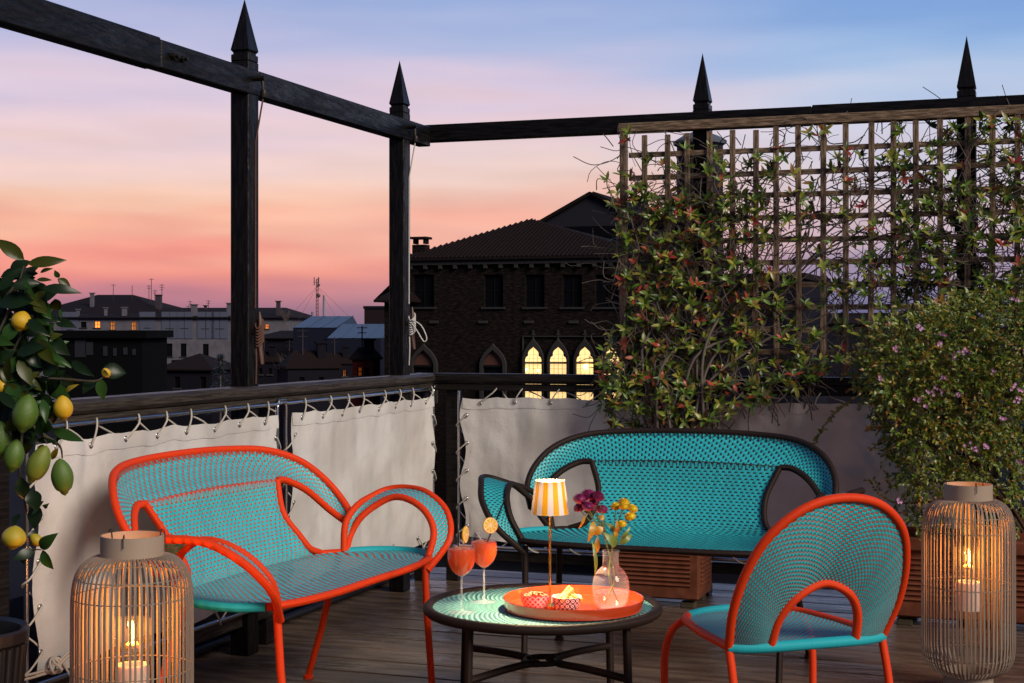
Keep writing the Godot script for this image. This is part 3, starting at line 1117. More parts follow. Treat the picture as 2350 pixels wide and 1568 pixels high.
func frame() -> void:
	var p1 := finial_post(-.009, 1.94, "spired timber post on the left railing, with dark cord wound on its cleat", .085, 2.69)
	var p2 := finial_post(-.007, .374, "spired timber post close to the corner, with a pale cord tied in a bow", .083, 2.70)
	finial_post(1.467, -.045, "spired timber post behind the left end of the trellis", .084, 2.72)
	finial_post(2.738, -.045, "spired timber post behind the right end of the trellis", .088, 2.725)
	timber("timber_beam", "dark overhead beam along the left side, from the frame's edge to its joint", "beam", Vector3(.002, 2.347, 4.6), Vector3(.002, 2.347, 2.63), .113, .07, K.beam)
	timber("timber_beam", "dark overhead beam along the left side, from the joint to the corner", "beam", Vector3(.004, 2.345, 2.628), Vector3(.004, 2.345, .075), .104, .068, K.beam)
	timber("timber_beam", "dark overhead beam above the trellis, running right from the corner", "beam", Vector3(-.035, 2.37, .0), Vector3(2.02, 2.37, .0), .09, .062, K.beam)
	timber("timber_beam", "dark overhead beam above the right end of the trellis", "beam", Vector3(2.022, 2.373, .002), Vector3(3.6, 2.373, .002), .094, .062, K.beam)
	# bolts on the left beam
	for q in [[.105, p2, .374, 2.35], [.0, p1, 1.94, 2.34]]:
		var m := M.new()
		m.tube([Vector3(.045, 0, 0), Vector3(.095, 0, 0)], .012, 8)
		m.tube([Vector3(.085, -.012, 0), Vector3(.088, -.05, 0)], .007, 6)
		m.lathe([Vector2(0, -.085), Vector2(.012, -.08), Vector2(.015, -.065), Vector2(.012, -.05), Vector2(0, -.045)], 10, Vector3(.088, 0, 0))
		obj("pulley", m, K.iron, q[1], Transform3D(Basis(), Vector3(0, 2.36, .0)))
	var mb := M.new()
	for z in [2.56, 2.50]:
		mb.tube([Vector3(.04, 2.345, z), Vector3(.056, 2.345, z)], .014, 6)
		mb.tube([Vector3(.056, 2.345, z), Vector3(.070, 2.345, z)], .008, 6)
	tag(obj("bolt_pair", mb, K.iron, self, framed(CORNER, TURN)), "pair of rusty bolts at the joint of the left overhead beam", "bolts")
	# cords and cleats on the inner faces
	for q in [[p1, 1.32, K.iron, false], [p2, 1.36, K.rope, true]]:
		var y: float = q[1]
		var m := M.new()
		var x := .045 + .012
		var cord := mat(Color(.12, .06, .045), .8) if not q[3] else mat(Color(.55, .53, .50), .8)
		m.tube([Vector3(.088, 2.29, 0), Vector3(x, 2.1, .01), Vector3(x, y + .1, .012)], .0035, 6)
		for k in 7:
			var yy := y + .035 - k * .012
			m.tube(spline([Vector3(x + .012, yy + .02, -.018), Vector3(x + .028, yy, 0), Vector3(x + .012, yy - .02, .02), Vector3(x - .006, yy, 0)], 4, true), .004, 6, true)
		m.tube(spline([Vector3(x, y - .04, .01), Vector3(x + .004, y - .12, .012), Vector3(x - .005, y - .21, .0)], 5), .0035, 6)
		if q[3]:
			m.tube(spline([Vector3(x + .02, y + .02, .02), Vector3(x + .07, y - .01, .02), Vector3(x + .10, y - .07, .02), Vector3(x + .085, y - .09, .02), Vector3(x + .05, y - .04, .02), Vector3(x + .02, y, .02)], 6), .0035, 6)
		obj("cord", m, cord, q[0])
		m = M.new()
		m.tube(spline([Vector3(x + .012, y + .085, 0), Vector3(x + .016, y + .03, 0), Vector3(x + .012, y - .03, 0), Vector3(x + .024, y - .13, 0)], 5), [.003, .005, .007, .009, .010, .011, .012, .012, .012, .012, .012, .012, .011, .011, .010, .009], 8)
		m.tube([Vector3(x - .02, y, 0), Vector3(x + .015, y, 0)], .01, 8)
		obj("cleat", m, mat(Color(.10, .045, .03), .5), q[0])


func railings() -> void:
	for side in 2:
		var left := side == 0
		var rm: Material = K.rail if left else K.rail_dark
		var word := "left" if left else "right"
		var o := thing("railing", ("weathered timber railing along the left side below the posts" if left else "dark timber railing along the right side below the trellis"), "railing", framed(CORNER, TURN + (PI / 2 if left else 0.0)))
		# own axes: x along the wall, z inwards (left wall: x runs to the corner)
		var x0 := -4.6 if left else -.09
		var x1 := .04 if left else 3.6
		var m := M.new()
		m.box(Vector3((x0 + x1) / 2, 1.074, 0), Vector3(x1 - x0, .05, .11), .014)
		obj("handrail", m, rm, o)
		m = M.new()
		m.box(Vector3((x0 + x1) / 2, 1.028, .012), Vector3(x1 - x0, .036, .05), .004)
		obj("upper_rail", m, rm, o)
		m = M.new()
		m.box(Vector3((x0 + x1) / 2, .145, -.02), Vector3(x1 - x0, .055, .05), .004)
		obj("lower_rail", m, rm, o)
		for x in ([-3.47, -1.73, -.03] if left else [.13, 1.435, 2.85]):
			m = M.new()
			m.box(Vector3(x, .505, -.03), Vector3(.07, 1.01, .06), .004)
			obj("baluster_post", m, K.rail_dark, o)


func canvas_screen(label: String, x0: float, len_: float, left: bool, sd: int) -> void:
	var base := framed(CORNER, TURN + (PI / 2 if left else 0.0))
	var o := thing("canvas_screen", label, "canvas screen", base * Transform3D(Basis(), Vector3(x0, 0, .060 if left else .035)), "laced canvas screens on the railings")
	var f := FastNoiseLite.new()
	f.seed = sd
	f.frequency = 1.6
	var n := int(round(len_ / .2))
	var top := func(x: float) -> float:
		var q := fposmod(x / len_ * n, 1.0)
		return .970 + .007 * pow(absf(2.0 * q - 1.0), 1.5) - .012 * f.get_noise_2d(x * 1.5, 9.0)
	var relief := func(x: float, y: float) -> float:
		var q := x / len_ * n
		return .006 * f.get_noise_2d(x * 5.0, y * .7) + .010 * f.get_noise_2d(x * 1.2, y * 1.2 + 5.0) + .004 * cos(TAU * q) * smoothstep(.6, .97, y) + .006 * f.get_noise_2d(x * 2.0 + y * 2.2, y - x)
	var m := M.new()
	var nu := 90
	var nv := 44
	var pts := []
	for i in nu:
		for j in nv:
			var x := len_ * i / (nu - 1)
			var yt: float = top.call(x)
			var yb := .232 + .012 * sin(x * 9.0 + sd)
			var y := lerpf(yb, yt, float(j) / (nv - 1))
			var inset := .016 * sin(PI * j / (nv - 1.0) * 4.0) * (1.0 if i < 3 or i > nu - 4 else 0.0)
			pts.append(Vector3(x + inset, y, relief.call(x, y)))
	m.sheet(pts, nu, nv)
	obj("canvas", m, K.canvas, o)
	m = M.new()   # the hem, a second layer sewn on, ending in a seam
	pts = []
	for i in nu:
		for j in 4:
			var x := len_ * i / (nu - 1)
			var yt: float = top.call(x)
			var y := yt - .055 * j / 3.0
			pts.append(Vector3(x, y, relief.call(x, y) + .0022 + (.0012 if j == 2 else 0.0)))
	m.sheet(pts, nu, 4)
	obj("hem", m, K.canvas, o)
	# tube frame
	m = M.new()
	var a := -.028
	var b := len_ + .028
	m.tube(spline([Vector3(a, .21, -.012), Vector3(a, .6, -.012), Vector3(a, 1.0, -.012), Vector3(a + .02, 1.017, -.012), Vector3(len_ / 2, 1.017, -.012), Vector3(b - .02, 1.017, -.012), Vector3(b, 1.0, -.012), Vector3(b, .6, -.012), Vector3(b, .21, -.012), Vector3(b - .02, .193, -.012), Vector3(len_ / 2, .193, -.012), Vector3(a + .02, .193, -.012)], 4, true), .0085, 8, true)
	obj("frame_tube", m, K.chrome, o)
	# lacing along the top, the sides and the foot, with metal eyelets
	var eyes := []
	m = M.new()
	var path := []
	for k in n:
		var x := (k + .5) / n * len_
		var e := Vector3(x, top.call(x) - .022, 0)
		e.z = relief.call(e.x, e.y) + .004
		eyes.append(e)
		var jig := .03 * sin(k * 2.1 + sd)
		path += [e + Vector3(0, 0, -.010), e + Vector3(.0, .004, .006), Vector3(x + .045 + jig, 1.0, .010), Vector3(x + .07 + jig, 1.031, -.008), Vector3(x + .085 + jig, 1.012, -.024), Vector3(x + .14, top.call(x) + .01, -.014)]
	m.tube(spline(path, 3), .0036, 6)
	obj("lacing", m, K.rope, o)
	for s in 2:
		m = M.new()
		path = []
		for k in 5:
			var y := .88 - k * .145
			var ex := .022 if s == 0 else len_ - .022
			var e := Vector3(ex, y, relief.call(ex, y) + .004)
			eyes.append(e)
			var ox := (a if s == 0 else b)
			var w := -1.0 if s == 0 else 1.0
			path += [e + Vector3(0, 0, -.008), e + Vector3(0, 0, .006), Vector3(ox + w * .002, y - .045, .004), Vector3(ox + w * .012, y - .06, -.012), Vector3(ox, y - .075, -.026), Vector3(ex - w * .004, y - .125, -.008)]
		m.tube(spline(path, 3), .0034, 6)
		obj("lacing", m, K.rope, o)
	m = M.new()
	path = []
	var lowest := 5
	for k in lowest:
		var x := (k + .35) / lowest * len_
		var e := Vector3(x, .262, relief.call(x, .262) + .004)
		eyes.append(e)
		path += [e + Vector3(0, 0, -.008), e + Vector3(0, 0, .006), Vector3(x + .05, .205, .010), Vector3(x + .09, .178, -.008), Vector3(x + .12, .19, -.024), Vector3(x + .2, .25, -.01)]
	m.tube(spline(path, 3), .004, 6)
	obj("lacing", m, K.rope, o)
	m = M.new()
	var q := []
	for k in 12:
		q.append(Vector3(cos(TAU * k / 12) * .0085, sin(TAU * k / 12) * .0085, 0))
	m.tube(q, .0032, 6, true)
	var ring := mesh_of([m, K.chrome])
	for e in eyes:
		put("eyelet", ring, o, Transform3D(Basis(), e))


func rope_knot() -> void:
	var c := seen(122, 1528, 4.72)
	var m := M.new()
	for k in 3:
		var q := []
		for j in 8:
			var w := TAU * j / 8
			q.append(Vector3(cos(w) * .021, sin(w) * .024, .008 * sin(2.0 * w + k)).rotated(Vector3(.3, 1, .2 * k).normalized(), k * 1.1) + Vector3(.006 * k, 0, 0))
		m.tube(spline(q, 4, true), .0048, 6, true)
	for y in [0.0, .011]:
		m.tube(spline([Vector3(.01, y - .01, 0), Vector3(.035, .02 + y, -.02), Vector3(.065, .045 + y * .3, -.06)], 5), .0045, 6)
		m.tube(spline([Vector3(-.01, -.01 - y, 0), Vector3(-.06, -.022 - y, .02), Vector3(-.13, -.03 - y * 1.6, .05)], 5), .0045, 6)
	tag(obj("rope_knot", m, K.rope, self, Transform3D(Basis(), c)), "big knot of grey rope at the foot of the left canvas screen beside the lantern", "rope")


func trellis() -> void:
	var f := framed(terrace(0, 0, .055), TURN)
	var o := thing("trellis", "square-grid wooden trellis panel on the right railing, overgrown by the vine", "trellis", f)
	var m := M.new()
	m.box(Vector3(2.36, 2.346, .0), Vector3(2.6, .046, .036), .003)
	obj("top_rail", m, K.slat_across, o)
	m = M.new()
	m.box(Vector3(1.085, 1.72, 0), Vector3(.036, 1.205, .034), .003)
	obj("stile", m, K.slat, o)
	var r := RandomNumberGenerator.new()
	r.seed = 8
	for k in 21:
		var s := 1.197 + .1103 * k
		var y1 := 2.318 if k > 5 else 2.306 + r.randf_range(-.006, .006)
		if k > 5:
			y1 = 2.3215
		m = M.new()
		m.box(Vector3(0, (y1 + 1.105) / 2, 0), Vector3(.0275, y1 - 1.105, .012), .002)
		obj("upright_slat", m, K.slat, o, Transform3D(Basis.from_euler(Vector3(0, 0, r.randf_range(-.004, .004))), Vector3(s, 0, .008)))
	for k in 10:
		var y := 2.205 - .1095 * k
		m = M.new()
		m.box(Vector3.ZERO, Vector3(2.47, .0265, .011), .002)
		obj("cross_slat", m, K.slat_across, o, Transform3D(Basis.from_euler(Vector3(0, 0, r.randf_range(-.003, .003))), Vector3(2.345, y, -.0045)))


# ---------------------------------------------------------------- plants
func vine_density(x: float, y: float) -> float:   # how leafy the vine is at a place of the frame
	var left := 1392.0 + 10.0 * sin(y * .03) + (28.0 if y > 480 and y < 760 else 0.0) - (22.0 if y > 800 and y < 930 else 0.0)
	if x < left or x > 2420.0 or y < 268.0:
		return 0.0
	var foot := 985.0 if x < 1600 else lerpf(985, 850, clampf((x - 1600.0) / 350.0, 0, 1))
	if y > foot:
		return 0.0
	var d := 0.12
	if x < 1780.0:
		d = 0.85 if y > 450.0 else (0.35 if y > 360.0 else 0.07)
		d *= lerpf(1.0, .45, clampf((x - 1600.0) / 180.0, 0, 1))
	elif x < 2060.0:
		d = .34 if y > 640 else (.20 if y > 380.0 else .10)
	else:
		d = .62 if y > 420 else .30
	if y > 760.0 and x < 1900.0:
		d = maxf(d, .62)
	return d


func vine() -> void:
	var f := framed(terrace(0, 0, 0), TURN)
	var o := thing("climbing_vine", "leafy vine with green and red leaves climbing the whole trellis", "vine", f)
	var r := RandomNumberGenerator.new()
	r.seed = 1201
	var root_ := laid(1560, 1100, f, .20)
	root_.y = .35
	# woody stems
	for k in 20:
		var ends := [[1420, 640], [1400, 520], [1470, 400], [1560, 380], [1640, 330], [1720, 420], [1790, 500], [1860, 330], [1930, 420], [2010, 320], [2090, 480], [2180, 360], [2270, 300], [2330, 420], [2380, 300], [1440, 820], [1700, 760], [1860, 700], [2050, 640], [2240, 560]]
		var e: Array = ends[k]
		var b := laid(e[0], e[1], f, r.randf_range(.03, .12))
		var q := [root_ + Vector3(r.randf_range(-.10, .10), 0, r.randf_range(-.04, .04))]
		var up := laid(1500 + r.randf_range(-40, 160), 860 + r.randf_range(-60, 40), f, r.randf_range(.06, .2))
		q.append(q[0].lerp(up, .5) + Vector3(r.randf_range(-.05, .05), 0, r.randf_range(-.02, .05)))
		q.append(up)
		for j in 6:
			var w := (j + 1) / 6.0
			var p: Vector3 = up.lerp(b, w)
			p += Vector3(r.randf_range(-.10, .10), r.randf_range(-.10, .10) + .16 * sin(PI * w) * (1.0 if e[0] > 1800 else 0.3), 0)
			p.z = r.randf_range(.02, .11)
			p.y = minf(p.y, 2.36)
			q.append(p)
		var line := spline(q, 6)
		var rad := []
		for j in line.size():
			rad.append(lerpf(.0085, .0022, float(j) / line.size()))
		var m := M.new()
		m.tube(line, rad, 6)
		obj("stem", m, K.twig, o)
	# twigs and rosettes of leaves
	var tw := M.new()
	var many := M.new()
	var shapes := []
	for k in 4:
		var m := M.new()
		leaf(m, Vector3.ZERO, Vector3(0, 1, 0), .31 + .05 * (k % 2), Vector3(0, 0, 1), [.05, .14, -.06, .1][k], .25)
		shapes.append(m)
	var tints := [Color(.09, .16, .015), Color(.17, .20, .022), Color(.24, .23, .035), Color(.30, .075, .03), Color(.045, .085, .012), Color(.24, .13, .03), Color(.36, .05, .035)]
	var looks := []
	for c in tints:
		var w := mat(c, .36)
		w.backlight_enabled = true
		w.backlight = Color(.09, .10, .03)
		looks.append(w)
	var shared := []
	for k in 4:
		shared.append(mesh_of([shapes[k], looks[0]]))
	var singles := 0
	var placed := 0
	var tries := 0
	while placed < 1350 and tries < 40000:
		tries += 1
		var x := r.randf_range(1375, 2420)
		var y := r.randf_range(265, 990)
		if r.randf() > vine_density(x, y):
			continue
		placed += 1
		var z := r.randf_range(.03, .15) + (.08 if y > 860 else 0.0)
		if x > 2060.0 and r.randf() < .4:
			z = r.randf_range(-.12, .0)
		var at := laid(x, y, f, z)
		var from := at + Vector3(r.randf_range(-.12, .12), r.randf_range(-.20, .03), r.randf_range(-.08, -.01))
		tw.tube(spline([from, from.lerp(at, .4) + Vector3(r.randf_range(-.04, .04), r.randf_range(-.02, .04), r.randf_range(-.02, .03)), at], 4), [.0030, .0028, .0026, .0024, .0022, .0020, .0018, .0016, .0014], 5)
		if r.randf() < .8:
			var far := at + Vector3(r.randf_range(-.22, .22), r.randf_range(-.14, .18), r.randf_range(-.1, .0))
			tw.tube(spline([at, at.lerp(far, .5) + Vector3(r.randf_range(-.06, .06), r.randf_range(-.05, .05), r.randf_range(-.03, .03)), far], 4), .0020, 5)
		var axis := Vector3(r.randf_range(-.6, .6), r.randf_range(-.1, .9), r.randf_range(.25, 1.0)).normalized()
		var n := 4 + r.randi() % 4
		var warm := r.randf() < (.34 if x < 2000 else .18)
		for k in n:
			var w := TAU * k / n + r.randf()
			var side := axis.cross(Vector3(.3, .9, .1)).normalized()
			var d := (side.rotated(axis, w) + axis * r.randf_range(.2, .9)).normalized()
			var long := r.randf_range(.034, .060)
			var pick: int = [0, 1, 2, 0, 4][r.randi() % 5]
			if warm and r.randf() < .6:
				pick = [3, 5, 6, 2][r.randi() % 4]
			var face := (axis + Vector3(0, .2, .2)).normalized()
			var zz := (face - d * face.dot(d)).normalized()
			var bs := Basis(d.cross(zz), d, zz).scaled(Vector3(long, long, long)) if true else Basis()
			bs = Basis(d.cross(zz) * long, d * long, zz * long)
			if singles < 300 and x < 2000 and long > .045 and z > .04 and r.randf() < .34:
				singles += 1
				put("leaf", shared[r.randi() % 4], o, Transform3D(bs, at), looks[pick])
			else:
				many.xf = Transform3D(bs, at)
				many.col = tints[pick] * r.randf_range(.75, 1.25)
				leaf(many, Vector3.ZERO, Vector3(0, 1, 0), .30 + r.randf_range(0, .1), Vector3(0, 0, 1), r.randf_range(-.08, .16), .25, 4)
	# thin bare twigs that tangle through the lattice
	for k in 420:
		var x := r.randf_range(1400, 2400)
		var y := r.randf_range(300, 840)
		if x > 1760 and y > 720:
			continue
		var at := laid(x, y, f, r.randf_range(-.06, .09))
		var q := [at]
		var dir := Vector3(r.randf_range(-1, 1), r.randf_range(-.7, 1), 0).normalized()
		for j in 4:
			dir = (dir + Vector3(r.randf_range(-.8, .8), r.randf_range(-.8, .8), r.randf_range(-.25, .25))).normalized()
			at += dir * r.randf_range(.04, .09)
			at.z = clampf(at.z, -.09, .12)
			at.y = minf(at.y, 2.36)
			q.append(at)
		tw.tube(spline(q, 3), r.randf_range(.0012, .0030), 5)
	# a loose spray that hangs before the right canvas
	var hang := []
	for q in [[1950, 925], [1922, 945], [1898, 968], [1884, 992], [1872, 1018]]:
		hang.append(laid(q[0], q[1], f, .22))
	tw.tube(spline(hang, 4), .0014, 5)
	many.xf = Transform3D.IDENTITY
	for a in spline(hang, 6):
		for k in 2:
			many.col = tints[[0, 1, 2][r.randi() % 3]]
			leaf(many, a, a + Vector3(r.randf_range(-.03, .03), r.randf_range(-.012, .02), r.randf_range(0, .02)), .011, Vector3(0, .3, 1), .1, .2, 3)
	stuff(obj("twigs", tw, K.twig, o))
	stuff(obj("foliage", many, K.leaf_paint, o))


func bush() -> void:
	var o := thing("flowering_bush", "dense small-leaved bush with pink flowers growing from the right terracotta planter", "bush", Transform3D())
	var r := RandomNumberGenerator.new()
	r.seed = 515
	var depth := 6.72
	var blobs := [[2145, 820, 135, 88, 1350], [2270, 785, 140, 95, 1250], [2360, 820, 90, 115, 760], [2070, 865, 85, 70, 760], [2190, 910, 130, 100, 1300], [2310, 930, 110, 110, 1000], [2110, 985, 75, 60, 560], [2170, 1030, 100, 75, 700], [2290, 1050, 110, 90, 600], [2125, 1100, 62, 45, 380], [2030, 862, 48, 36, 220], [2170, 1165, 70, 50, 180], [2330, 1130, 60, 80, 220], [2070, 1155, 45, 40, 110], [2050, 962, 36, 22, 90], [2200, 735, 80, 42, 240], [2330, 730, 70, 50, 280]]
	var foot := Vector3(2.15, .42, -6.78)
	for k in blobs.size():
		var q: Array = blobs[k]
		var c := seen(q[0], q[1], depth + r.randf_range(-.08, .08))
		var m := M.new()
		var base := foot + Vector3(r.randf_range(-.25, .25), 0, r.randf_range(-.05, .05))
		var line := spline([base, base.lerp(c, .5) + Vector3(r.randf_range(-.05, .1), .06, 0), c, c + (c - base) * .12], 5)
		var rad := []
		for j in line.size():
			rad.append(lerpf(.009, .002, float(j) / line.size()))
		m.tube(line, rad, 6)
		obj("stem", m, mat(Color(.07, .042, .025), .8), o)
	var many := M.new()
	var tw := M.new()
	var tints := [Color(.05, .11, .014), Color(.09, .14, .014), Color(.14, .175, .018), Color(.20, .19, .02), Color(.20, .09, .016), Color(.03, .075, .014), Color(.26, .14, .025)]
	var sm := M.new()
	leaf(sm, Vector3.ZERO, Vector3(0, 1, 0), .46, Vector3(0, 0, 1), .1, .2, 4)
	var looks := []
	for c in tints:
		var w := mat(c, .34)
		w.backlight_enabled = true
		w.backlight = Color(.05, .06, .02)
		looks.append(w)
	var shared := mesh_of([sm, looks[0]])
	var singles := 0
	for q in blobs:
		var c := seen(q[0], q[1], depth)
		var rx: float = q[2] / FOCAL * depth
		var ry: float = q[3] / FOCAL * depth
		var sprays: int = int(q[4] / 4.0)
		for s in sprays:
			var d := Vector3(r.randf_range(-1, 1), r.randf_range(-1, 1), r.randf_range(-1, 1))
			if d.length() > 1.0:
				d = d.normalized()
			d = d.normalized() * pow(d.length(), .55)
			var at := c + Vector3(d.x * rx, d.y * ry, d.z * .26)
			var dir := (d + Vector3(r.randf_range(-.7, .7), r.randf_range(-.5, .6), r.randf_range(-.2, .7))).normalized()
			var long := r.randf_range(.05, .12)
			var bend := Vector3(0, -r.randf_range(.0, .35), 0)
			var old := r.randf() < .15
			if r.randf() < .4:
				tw.tube([at - dir * long * .3, at + dir * long * .5 + bend * long * .25, at + dir * long + bend * long], .0009, 4)
			var n := 8 + r.randi() % 5
			for k in n:
				var w := float(k) / n
				var p := at + dir * long * w + bend * long * w * w
				var out := (dir + Vector3(r.randf_range(-1, 1), r.randf_range(-1, 1), r.randf_range(-.6, 1))).normalized()
				var size := r.randf_range(.016, .030)
				var pick: int = [0, 1, 2, 0, 3, 1, 2][r.randi() % 7]
				if old or w > .86:
					pick = [2, 3, 4, 6, 3][r.randi() % 5]
				var face := Vector3(r.randf_range(-.5, .5), .5, .8)
				var zz := (face - out * face.dot(out)).normalized()
				var bs := Basis(out.cross(zz) * size, out * size, zz * size)
				if singles < 260 and d.z > .35 and size > .025 and r.randf() < .25:
					singles += 1
					put("leaf", shared, o, Transform3D(bs, p), looks[pick])
				else:
					many.xf = Transform3D(bs, p)
					many.col = tints[pick] * r.randf_range(.7, 1.3)
					leaf(many, Vector3.ZERO, Vector3(0, 1, 0), .46, Vector3(0, 0, 1), .12, .2, 2)
	stuff(obj("foliage", many, K.leaf_paint, o))
	stuff(obj("twigs", tw, mat(Color(.09, .04, .02), .8), o))
	# small clusters of pink trumpet flowers
	var pm := mat(Color(.50, .26, .46), .5)
	pm.backlight_enabled = true
	pm.backlight = Color(.2, .1, .2)
	for q in [[2220, 811], [2190, 818], [2206, 806], [2166, 769], [2110, 753], [2024, 866], [2146, 890], [2160, 900], [2135, 902], [2196, 903], [2326, 888], [2345, 893], [2335, 918], [2280, 855], [2120, 935], [2105, 920], [2330, 690], [2155, 790], [2300, 960], [2220, 1020], [2240, 1030], [2340, 1060], [2060, 1150], [2058, 800], [2262, 1025], [2170, 868]]:
		var m := M.new()
		for k in 4:
			var c := Vector3(r.randf_range(-.016, .016), r.randf_range(-.012, .012), r.randf_range(-.01, .01))
			for j in 5:
				var w := TAU * j / 5 + k
				var d := Vector3(cos(w), sin(w), .5)
				leaf(m, c, c + d * .009, .007, Vector3(0, 0, 1), .0, .1, 2)
		obj("flower_cluster", m, pm, o, Transform3D(Basis.from_euler(Vector3(r.randf_range(-.4, .3), r.randf_range(-.6, .6), 0)), seen(q[0], q[1], depth - .27 + r.randf_range(0, .04))))


func lemon_tree() -> void:
	var depth := 4.2
	var o := thing("lemon_tree", "potted lemon tree with big dark leaves at the left edge of the terrace", "tree", Transform3D())
	var r := RandomNumberGenerator.new()
	r.seed = 99
	var bark := mat(Color(.055, .045, .025), .75)
	var m := M.new()
	m.tube(spline([Vector3(-1.56, .42, -4.28), Vector3(-1.54, .8, -4.27), Vector3(-1.55, 1.15, -4.25), Vector3(-1.5, 1.5, -4.22)], 5), .014, 8)
	obj("trunk", m, bark, o)
	var at := func(x: float, y: float, d := 0.0) -> Vector3: return seen(x, y, depth + d)
	var limbs := [[[-110, 1000], [-20, 800], [30, 690], [55, 610]], [[-110, 1000], [0, 860], [50, 770], [65, 790]], [[-110, 1050], [20, 880], [130, 870], [215, 875], [245, 860]], [[-110, 1050], [10, 900], [60, 950], [50, 1000], [45, 1080], [55, 1130], [62, 1200], [64, 1255], [95, 1262]], [[0, 700], [40, 655], [90, 650], [120, 668]], [[20, 880], [80, 980], [128, 1015], [140, 1030], [143, 1052]], [[60, 950], [95, 1000], [108, 1018]]]
	for q in limbs:
		m = M.new()
		var pts := []
		for a in q:
			pts.append(at.call(a[0], a[1], r.randf_range(-.03, .03)))
		var line := spline(pts, 5)
		var rad := []
		for j in line.size():
			rad.append(lerpf(.006, .0018, float(j) / line.size()))
		m.tube(line, rad, 6)
		obj("branch", m, bark, o)
	# x y of stalk, x y of tip, width, tint (0 dark, 1 olive, 2 mid green, 3 yellow), depth, all in the 2350-wide frame
	var rows := [
		[56, 597, -12, 548, 34, 1, 0], [62, 606, 154, 597, 27, 1, -.02], [88, 628, 14, 632, 28, 0, .02], [92, 626, 122, 616, 11, 1, 0], [136, 638, 125, 620, 14, 2, 0], [132, 640, 163, 660, 20, 1, 0], [96, 662, 189, 672, 26, 0, -.03], [84, 642, 120, 643, 11, 1, 0], [54, 638, 82, 688, 14, 2, -.03], [78, 690, -14, 700, 46, 0, -.02], [126, 686, 138, 712, 36, 1, .02], [80, 692, 108, 720, 30, 1, 0], [138, 710, 140, 732, 8, 2, 0], [58, 758, 84, 764, 16, 0, 0],
		[96, 796, 118, 770, 26, 0, .03], [76, 782, 122, 782, 20, 2, .02], [100, 810, 172, 848, 18, 2, -.02], [164, 828, 216, 864, 24, 0, 0], [232, 852, 291, 856, 40, 0, .02], [230, 868, 237, 920, 27, 2, -.02], [222, 872, 190, 904, 36, 0, 0], [150, 900, 180, 882, 12, 3, -.01], [128, 856, 98, 838, 38, 0, 0], [140, 862, 170, 888, 30, 0, .03], [98, 916, 106, 972, 22, 2, -.03], [126, 922, 122, 975, 20, 0, 0], [60, 820, 20, 860, 40, 2, 0], [80, 840, 40, 800, 34, 1, .02], [30, 880, 36, 930, 40, 2, -.02], [10, 800, -30, 830, 40, 0, -.03], [20, 740, -20, 790, 50, 0, .03], [110, 830, 60, 870, 44, 0, .03], [150, 850, 110, 910, 42, 0, .04], [90, 900, 60, 860, 36, 0, .02], [60, 910, 100, 870, 40, 0, .05], [30, 930, -10, 960, 40, 0, .03], [20, 960, -10, 1010, 36, 0, .02], [84, 960, 60, 1000, 26, 2, .03], [40, 850, 0, 900, 44, 1, .04], [70, 760, 20, 770, 44, 0, .04], [30, 660, 0, 690, 30, 0, .03], [60, 650, 90, 690, 34, 0, .03], [104, 668, 80, 700, 26, 1, .02], [10, 640, -14, 660, 30, 0, 0], [50, 990, 75, 1008, 22, 0, .02], [86, 1010, 132, 1014, 14, 0, .02], [120, 1020, 136, 1006, 16, 0, .02],
		[134, 1030, 118, 1056, 16, 3, .03], [100, 1020, 88, 1045, 16, 3, .03], [46, 1094, 58, 1148, 34, 0, -.02], [74, 1124, 84, 1172, 38, 0, 0], [88, 1160, 78, 1216, 42, 0, .02], [68, 1180, 100, 1150, 30, 2, .03], [92, 1258, 132, 1224, 30, 2, -.02], [98, 1262, 122, 1308, 28, 2, -.02], [80, 1262, 28, 1287, 26, 0, -.03], [60, 1272, 56, 1298, 22, 0, 0], [62, 1230, 92, 1234, 30, 0, .03], [100, 1164, 112, 1156, 12, 2, 0], [44, 1180, 34, 1210, 26, 0, .03], [250, 862, 232, 850, 14, 3, -.02], [70, 1246, 96, 1248, 16, 2, .01]]
	for k in 100:   # the thick of the crown
		var x := r.randf_range(-40, 140)
		var y := r.randf_range(600, 1010)
		if x > 90.0 + 50.0 * sin(y * .02) or (y < 690.0 and x > 60.0):
			x -= 70.0
		var w := r.randf_range(-.9, 1.9)
		var long := r.randf_range(42, 78)
		rows.append([x, y, x + cos(w) * long, y + sin(w) * long, r.randf_range(24, 36), [0, 0, 2, 0, 1][r.randi() % 5], r.randf_range(-.05, .14)])
	for k in 110:   # the shaded inside of the crown
		var x := r.randf_range(-60, 125)
		var y := r.randf_range(670, 1000)
		rows.append([x, y, x + r.randf_range(-75, 75), y + r.randf_range(-40, 70), r.randf_range(26, 42), [0, 0, 2, 0][r.randi() % 4], r.randf_range(.04, .16)])
	var tints := [Color(.008, .020, .007), Color(.04, .048, .006), Color(.022, .06, .011), Color(.26, .19, .015)]
	var looks := []
	for c in tints:
		var w := mat(c, .30)
		w.backlight_enabled = true
		w.backlight = Color(.07, .075, .01)
		w.metallic_specular = .32
		looks.append(w)
	for q in rows:
		m = M.new()
		var a: Vector3 = at.call(q[0], q[1], q[6] + r.randf_range(-.01, .01))
		var b: Vector3 = at.call(q[2], q[3], q[6] + r.randf_range(-.03, .03))
		leaf(m, a, b, q[4] * .98 / FOCAL * depth, Vector3(r.randf_range(-.5, .5), r.randf_range(.0, .7), 1), r.randf_range(.02, .14), r.randf_range(.1, .4), 7)
		obj("leaf", m, looks[q[5]], o)
	# fruit: x y, length, width, tilt, ripeness
	var bump := noise_texture(61, .12, Color(.2, .2, .2), Color(1, 1, 1), 2, 256)
	bump.as_normal_map = true
	bump.bump_strength = 2.0
